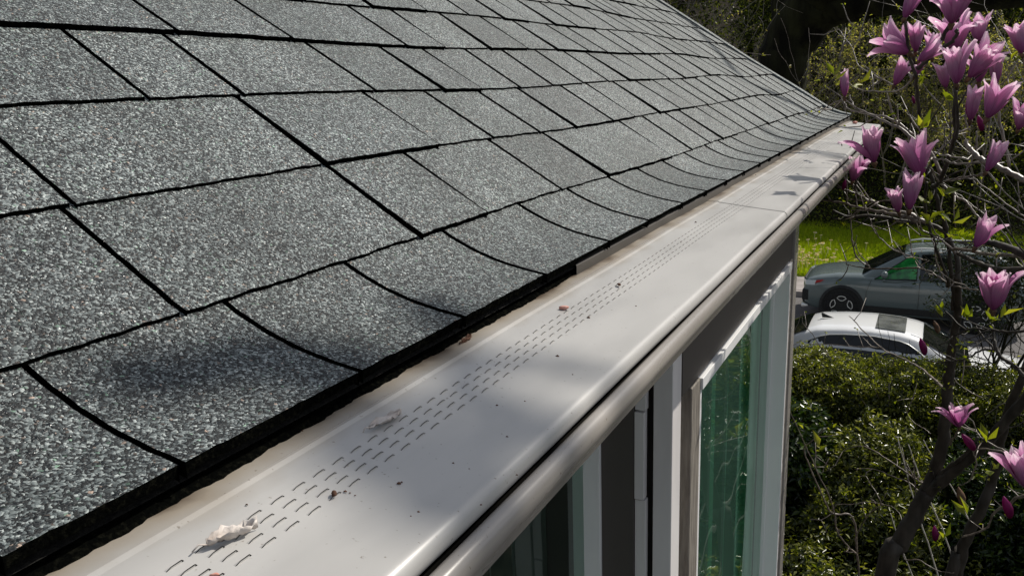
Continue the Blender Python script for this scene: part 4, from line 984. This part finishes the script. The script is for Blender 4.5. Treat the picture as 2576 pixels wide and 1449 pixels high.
# closed buds
for i, (b_, t_, Y_, m_) in enumerate([((2360, 838), (2350, 806), 2.7, 'calyx'), ((2326, 893), (2316, 850), 2.7, 'petal'), ((2451, 1132), (2421, 1090), 2.6, 'petal'), ((2421, 1270), (2412, 1224), 2.8, 'calyx'), ((2540, 1302), (2527, 1248), 2.8, 'petal'), ((2352, 1360), (2352, 1322), 3.0, 'petal'), ((2300, 262), (2296, 242), 2.7, 'petal'), ((2470, 330), (2462, 290), 2.6, 'petal'), ((2120, 478), (2128, 452), 2.9, 'petal')]):
    a_ = P(*b_, Y_); c_ = P(*t_, Y_); q = MB(); Lb = (c_ - a_).length; rs_ = [.08, .16, .20, .18, .10, .02]
    q.tube([a_.lerp(c_, t) + Vector((.03 * Lb * math.sin(t * 5), 0, 0)) for t in (0, .15, .4, .62, .85, 1)], [r * Lb for r in rs_], 9)
    o = q.build('flower_bud', M[m_], mg, smooth=True)
    if m_ == 'petal':
        ul = o.data.uv_layers.new(name='uv')
        for li, lp in enumerate(o.data.loops): ul.data[li].uv = (.5, min(1, (lp.vertex_index // 9) / 5 * .45))
# young leaves near the twig ends
bud_leaves('young_leaves', M['newleaf'], [b for b in LB if rr.random() < .55], .016, mg, 7, 2, .4)
pl = [((1930 + 670 / 3.986), 760 / 3.986), (2154, 218), (2400, 250), (2465, 235), (2310, 215), (2318, 325), (2372, 495), (2336, 510), (2410, 590), (2340, 560), (2395, 560), (2370, 792), (2430, 795), (2435, 800), (2488, 800), (2520, 800), (2430, 1290), (2375, 1350), (2500, 1180), (2480, 1110), (2060, 1130), (2545, 150)]
pts = []; nr = []; rg = np.random.default_rng(4)
for (px, py) in pl:
    for k in range(3): pts.append(np.array(P(px + rg.normal() * 4, py + rg.normal() * 4, 2.6))); nr.append(rg.normal(size=3) + np.array([.3, -.6, .2]))
leaves('leaf_sprays', M['newleaf'], pts, nr, .045, mg, 11, .38, .3, droop=-1.5)

# ================================================================== CARS
def lerp(a_, b_, t): return a_ + (b_ - a_) * t
def interp(tab, x):
    if x <= tab[0][0]: return tab[0][1:]
    for i in range(len(tab) - 1):
        if x <= tab[i + 1][0]:
            t = (x - tab[i][0]) / (tab[i + 1][0] - tab[i][0]); return tuple(lerp(p, q, t) for p, q in zip(tab[i][1:], tab[i + 1][1:]))
    return tab[-1][1:]
def car_paint(name, c, rough=.22):
    m, t, b = mat(name, c, rough, .5); b.inputs['Coat Weight'].default_value = .7; b.inputs['Coat Roughness'].default_value = .05; return m
M['tyre'] = noisy('tyre rubber', (.008, .008, .008), (.02, .02, .02), 30, .8, .3)
M['clad'] = noisy('black cladding', (.012, .013, .013), (.022, .023, .023), 30, .6, .3)
M['chrome'], _t, _b = mat('bright metal', (.72, .72, .68), .3, .6, .15)
M['lamp'], _t, _b = mat('headlamp lens', (.55, .60, .62), .08, .6)
M['red'], _t, _b = mat('red reflector', (.35, .01, .015), .2, .5)
M['suvpaint'] = car_paint('grey green car paint', (.11, .14, .14)); M['white'] = car_paint('white car paint', (.80, .81, .82))


def build_car(name, label, paint, tab, belt_tab, wheels, wr, loc, rot, glass_side, windshield, rear, extra):
    """tab rows: x, z_low, z_shoulder, half_width, z_hood(or belt top) ; roof rows in belt_tab: x, z_roof, half_roof ; x grows to the front"""
    e = empty(name, (0, 0, 0), label, 'car'); x0, x1 = tab[0][0], tab[-1][0]
    q = MB(); NS = 70; rows = []
    for i in range(NS + 1):
        x = lerp(x0, x1, i / NS); zl, zs, hw, zh = interp(tab, x)
        half = [(hw * .90, zl), (hw * .985, zl + .10), (hw, lerp(zl, zs, .55)), (hw * .992, lerp(zl, zs, .8)), (hw * .965, zs), (hw * .90, lerp(zs, zh, .6) + .006), (hw * .70, zh + .012), (hw * .35, zh + .026), (0, zh + .03)]
        rows.append([(x, -y, z_) for y, z_ in half] + [(x, y, z_) for y, z_ in half[-2::-1]])
    m_ = len(rows[0]); q.add([p for r_ in rows for p in r_], [(i * m_ + j, (i + 1) * m_ + j, (i + 1) * m_ + j + 1, i * m_ + j + 1) for i in range(NS) for j in range(m_ - 1)] + [tuple(range(m_)), tuple(range(NS * m_, NS * m_ + m_))[::-1]] + [(i * m_, i * m_ + m_ - 1, (i + 1) * m_ + m_ - 1, (i + 1) * m_) for i in range(NS)])
    body = q.build('body', paint, e, smooth=True); md = body.modifiers.new('e', 'EDGE_SPLIT'); md.split_angle = math.radians(50)
    # greenhouse
    gx0, gx1 = belt_tab[0][0], belt_tab[-1][0]; q = MB(); NG = 40; rows = []
    def gh(x):
        zr, hr = interp(belt_tab, x); zl, zs, hw, zh = interp(tab, x); return zr, hr, hw * .93, zs + .01
    for i in range(NG + 1):
        x = lerp(gx0, gx1, i / NG); zr, hr, hb, zb_ = gh(x)
        zr = max(zr, zb_ + .0)
        half = [(hb, zb_ - .05), (lerp(hb, hr, .5) + .012, lerp(zb_, zr, .5)), (hr, zr - .035), (hr * .93, zr - .008), (hr * .6, zr + .012), (0, zr + .02)]
        rows.append([(x, -y, z_) for y, z_ in half] + [(x, y, z_) for y, z_ in half[-2::-1]])
    m_ = len(rows[0]); q.add([p for r_ in rows for p in r_], [(i * m_ + j, (i + 1) * m_ + j, (i + 1) * m_ + j + 1, i * m_ + j + 1) for i in range(NG) for j in range(m_ - 1)])
    rf = q.build('roof', paint, e, smooth=True); md = rf.modifiers.new('e', 'EDGE_SPLIT'); md.split_angle = math.radians(50)
    def side_pt(x, t, s, off=.012):
        zr, hr, hb, zb_ = gh(x); zr -= .05; 
        y = lerp(hb, hr, t) + .014 * math.sin(PI * t) + off; return (x, s * y, lerp(zb_, zr, t))
    for s in (-1, 1):
        for kk, (pts, gm) in enumerate(glass_side):
            q = MB(); nseg = 14; vv = []
            xs_ = [p[0] for p in pts]; 
            # pts: list of (x, t_low, t_high)
            for i in range(nseg + 1):
                x = lerp(xs_[0], xs_[-1], i / nseg); tl, th = interp(pts, x); vv += [side_pt(x, lerp(tl, th, k / 3), s) for k in range(4)]
            q.add(vv, [(i * 4 + k, (i + 1) * 4 + k, (i + 1) * 4 + k + 1, i * 4 + k + 1) for i in range(nseg) for k in range(3)])
            q.build('side_window', gm, e, smooth=True)
            q = MB(); lo = [side_pt(lerp(xs_[0], xs_[-1], i / 20), interp(pts, lerp(xs_[0], xs_[-1], i / 20))[0], s, .016) for i in range(21)]; hi = [side_pt(lerp(xs_[0], xs_[-1], i / 20), interp(pts, lerp(xs_[0], xs_[-1], i / 20))[1], s, .016) for i in range(21)]
            q.tube(lo + hi[::-1] + [lo[0]], .009, 5); q.build('window_trim', extra.get('trim', M['clad']), e, smooth=True)
    def cross_glass(xa, xb, nm, lift=.014):
        q = MB(); vv = []; n1, n2 = 10, 8
        for i in range(n1 + 1):
            x = lerp(xa, xb, i / n1); zr, hr = interp(belt_tab, x)
            for j in range(n2 + 1):
                v_ = j / n2 * 2 - 1; vv.append((x + lift * (1 if xb > 0 and nm == 'windscreen' else -1) * .8, v_ * hr * .92, zr + .02 - .025 * v_ * v_ * 1.0 + lift))
        q.add(vv, [(i * (n2 + 1) + j, (i + 1) * (n2 + 1) + j, (i + 1) * (n2 + 1) + j + 1, i * (n2 + 1) + j + 1) for i in range(n1) for j in range(n2)]); q.build(nm, M['carglass'], e, smooth=True)
    cross_glass(*windshield, 'windscreen'); cross_glass(*rear, 'rear_window')
    for wx in wheels:
        for s in (-1, 1):
            hw = interp(tab, wx)[2]; yo = s * (hw + .004)
            # wheel arch lining and flare
            q = MB(); arc = [(wx + (wr + .075) * math.cos(t), yo * .985, wr + (wr + .075) * math.sin(t)) for t in np.linspace(-.55, PI + .55, 26)]
            q.tube(arc, .055 if extra.get('flare') else .015, 7); 
            disc = [(wx + (wr + .06) * math.cos(t), yo + s * .002, wr + (wr + .06) * math.sin(t)) for t in np.linspace(-.6, PI + .6, 26)]
            q.add(disc, [tuple(range(26))]); q.build('wheel_arch', M['clad'] , e, smooth=False)
            q = MB(); prof_ = [(.60, -.20), (.88, -.205), (.97, -.18), (1, -.12), (1, -.06), (.97, -.0), (.88, .025), (.70, .02)]; nn2 = 36; vv = []
            for i in range(nn2):
                t = 2 * PI * i / nn2; vv += [(wx + wr * r_ * math.cos(t), yo + s * (o_ + .005), wr + wr * r_ * math.sin(t)) for r_, o_ in prof_]
            k_ = len(prof_); q.add(vv, [(i * k_ + j, ((i + 1) % nn2) * k_ + j, ((i + 1) % nn2) * k_ + j + 1, i * k_ + j + 1) for i in range(nn2) for j in range(k_ - 1)])
            wh = q.build('wheel', M['tyre'], e, smooth=True)
            q = MB(); q.tube([(wx, yo - s * .03, wr), (wx, yo + s * .008, wr)], wr * .69, 32); q.build('rim', M['clad'], wh)
            q = MB(); yf = yo + s * .016
            for k in range(5):   # bright five-sided outlines round the openings
                a0 = k * 2 * PI / 5 + PI / 2; loop = []
                for (rr_, da) in ((.40, -.20), (.40, .20), (.60, .47), (.66, .28), (.675, 0), (.66, -.28), (.60, -.47), (.40, -.20)):
                    loop.append((wx + wr * rr_ * math.cos(a0 + da), yf, wr + wr * rr_ * math.sin(a0 + da)))
                q.tube(loop, .010, 5)
            q.build('spokes', M['chrome'], wh, smooth=True)
    extra['fn'](e, gh, side_pt, tab)
    e.rotation_euler = (0, 0, rot); e.location = loc
    return e


# grey SUV across the road, nose to the left
def suv_extra(e, gh, side_pt, tab):
    for s in (-1, 1):
        hw = .90
        q = MB(); q.box((2.08, s * .55 - .0, .78), (2.29, s * .865, .88) if s > 0 else (2.29, s * .865 + .3, .88)); 
        q = MB(); vv = [(2.335, s * .60, .80), (2.335, s * .60, .90), (2.27, s * .84, .90), (2.27, s * .84, .80), (2.03, s * .905, .925), (2.06, s * .90, .82)]
        q.add(vv, [(0, 1, 2, 3), (3, 2, 4, 5)]); q.build('headlight', M['lamp'], e)
        q = MB(); q.add([(2.03, s * .909, .925), (2.06, s * .905, .85), (1.86, s * .918, .955), (1.93, s * .916, .90)], [(0, 1, 3, 2)]); q.build('reflector', M['red'], e)
        q = MB(); q.box((2.20, min(s * .70, s * .86), .45), (2.335, max(s * .70, s * .86), .68)); q.build('fog_lamp_recess', M['clad'], e, bevel=.01)
        q = MB(); q.tube([(2.26, s * .62, .30), (2.33, s * .60, .30), (2.31, s * .80, .31), (2.20, s * .88, .33)], [.03, .05, .05, .02], 8); q.build('skid_plate', M['chrome'], e, smooth=True)
        q = MB(); q.tube([side_pt(.60, .0, s, .03), side_pt(.60, .1, s, .13)], .02, 6); y_ = side_pt(.6, .1, s, .19)[1]
        q.tube([(.66, y_, 1.16), (.60, y_, 1.17), (.53, y_, 1.165)], [.05, .085, .06], 10); q.build('mirror', M['suvpaint'], e, smooth=True)
        q = MB(); q.tube([(.15, s * .60, 1.655), (-.1, s * .60, 1.70), (-1.2, s * .59, 1.70), (-1.5, s * .58, 1.64)], .018, 6); q.tube([(-.1, s * .60, 1.70), (-.1, s * .60, 1.62)], .02, 6); q.tube([(-1.2, s * .59, 1.70), (-1.2, s * .59, 1.62)], .02, 6); q.build('roof_rail', M['chrome'], e, smooth=True)
        q = MB(); q.box((-1.0, s * .925 - .012, .30), (1.0, s * .925 + .012, .44)); q.build('sill_cladding', M['clad'], e, bevel=.01)
        q = MB(); q.tube([(.96, s * .926, .45), (.95, s * .930, .75), (.86, s * .905, 1.02)], .004, 4); q.build('door_gap', M['clad'], e); q = MB(); q.tube([(-.12, s * .927, .45), (-.12, s * .931, .75), (-.12, s * .905, 1.04)], .004, 4); q.build('door_gap', M['clad'], e)
        q = MB(); q.tube([(.25, s * .935, .93), (.12, s * .95, .935), (0.02, s * .935, .93)], .013, 6); q.build('door_handle', M['suvpaint'], e, smooth=True)
    q = MB(); q.box((2.30, -.55, .70), (2.345, .55, .90)); q.box((2.29, -.70, .36), (2.34, .70, .60)); q.build('grille', M['clad'], e, bevel=.01)
    q = MB(); q.tube([(1.0, -.5, 1.115), (.98, 0, 1.13), (1.0, .5, 1.115)], .012, 5); q.build('wiper', M['clad'], e)
stab = [(-2.30, .45, .95, .78, 1.02), (-2.22, .34, .98, .86, 1.05), (-1.8, .26, 1.01, .915, 1.07), (-.8, .24, 1.02, .925, 1.07), (.6, .24, 1.00, .925, 1.07), (1.1, .26, .99, .92, 1.09), (1.6, .27, .975, .915, 1.06), (2.0, .28, .93, .90, .995), (2.2, .30, .88, .86, .94), (2.32, .36, .80, .74, .86)]
sroof = [(-2.15, 1.02, .62), (-1.95, 1.40, .62), (-1.6, 1.60, .61), (-1.0, 1.66, .61), (-.3, 1.665, .62), (.1, 1.62, .62), (.45, 1.45, .66), (.8, 1.25, .72), (1.1, 1.07, .78)]
suv = build_car('parked_suv', 'grey-green SUV parked across the road against the far kerb, nose to the left', M['suvpaint'], stab, sroof, (1.46, -1.24), .365, (0, 0, 0), PI,
          [([(-1.70, .20, .60), (-1.3, .10, .90), (-1.05, .10, .93)], M['carglass']), ([(-.98, .08, .93), (-.12, .08, .96)], M['carglass']), ([(-.05, .08, .96), (.15, .08, .93), (.45, .08, .72), (.80, .08, .14)], M['verge_glass'])], (.22, 1.06), (-2.08, -1.75), dict(fn=suv_extra, flare=True))
suv.scale = (.94, .94, .98); suv.location = (-1.555 + 1.46 * .94, 18.75 + .93 * .94, 0.0)


def sed_extra(e, gh, side_pt, tab):
    q = MB(); q.add([(-.98, -.012, 1.425), (-.98, .012, 1.425), (-.80, 0, 1.43), (-.99, 0, 1.505), (-1.0, 0, 1.49)], [(0, 2, 3, 4), (1, 4, 3, 2), (0, 4, 1)]); q.build('antenna_fin', M['clad'], e)
    q = MB(); vv = []
    for i in range(7):
        x = lerp(-.16, .26, i / 6); zr = interp(droof, x)[0]
        for j in range(7):
            v_ = j / 6 * 2 - 1; vv.append((x, v_ * .42, zr + .026 - .006 * v_ * v_))
    q.add(vv, [(i * 7 + j, (i + 1) * 7 + j, (i + 1) * 7 + j + 1, i * 7 + j + 1) for i in range(6) for j in range(6)]); q.build('sunroof', M['sunroof'], e, smooth=True)
    for s in (-1, 1):
        q = MB(); q.box((-2.34, min(s * .55, s * .80), .72), (-2.26, max(s * .55, s * .80), .85)); q.build('tail_light', M['red'], e, bevel=.01)
        q = MB(); vv = [(2.20, s * .50, .62), (2.20, s * .50, .70), (2.02, s * .84, .74), (2.02, s * .84, .64)]; q.add(vv, [(0, 1, 2, 3)]); q.build('headlight', M['lamp'], e)
        y_ = side_pt(.75, .1, s, .14)[1]; q = MB(); q.tube([side_pt(.75, 0, s, .0), (.75, y_, .98)], .018, 6); q.tube([(.80, y_, .98), (.74, y_, .99), (.68, y_, .985)], [.04, .07, .05], 10); q.build('mirror', M['white'], e, smooth=True)
        q = MB(); q.tube([side_pt(x, .0, s, .01) for x in (-1.5, -1, 0, .7)], .006, 5); q.build('belt_moulding', M['chrome'], e)
dtab = [(-2.32, .40, .86, .70, .93), (-2.22, .30, .89, .80, .96), (-1.9, .24, .90, .87, .98), (-1.2, .22, .91, .90, .95), (.3, .22, .90, .91, .95), (.9, .22, .89, .90, .955), (1.3, .23, .87, .895, .93), (1.8, .24, .80, .87, .86), (2.1, .27, .72, .80, .77), (2.25, .34, .62, .66, .67)]
droof = [(-1.95, .96, .60), (-1.6, 1.12, .60), (-1.25, 1.30, .585), (-1.0, 1.385, .575), (-.6, 1.425, .575), (-.2, 1.435, .58), (.2, 1.41, .585), (.45, 1.36, .60), (.8, 1.19, .66), (1.2, .96, .74)]
sed = build_car('white_car', 'white saloon car with sunroof and dark windows behind the hedge', M['white'], dtab, droof, (1.35, -1.35), .33, (0, 0, 0), 0,
          [([(-1.55, .10, .22), (-1.2, .06, .72), (-.85, .06, .93), (-.2, .06, .96), (.3, .06, .92), (.62, .06, .60), (.95, .06, .12)], M['carglass'])], (.50, 1.14), (-1.82, -1.13), dict(fn=sed_extra, trim=M['chrome']))
sed.location = (-.45, 13.95, 0)
bpy.context.view_layer.update()
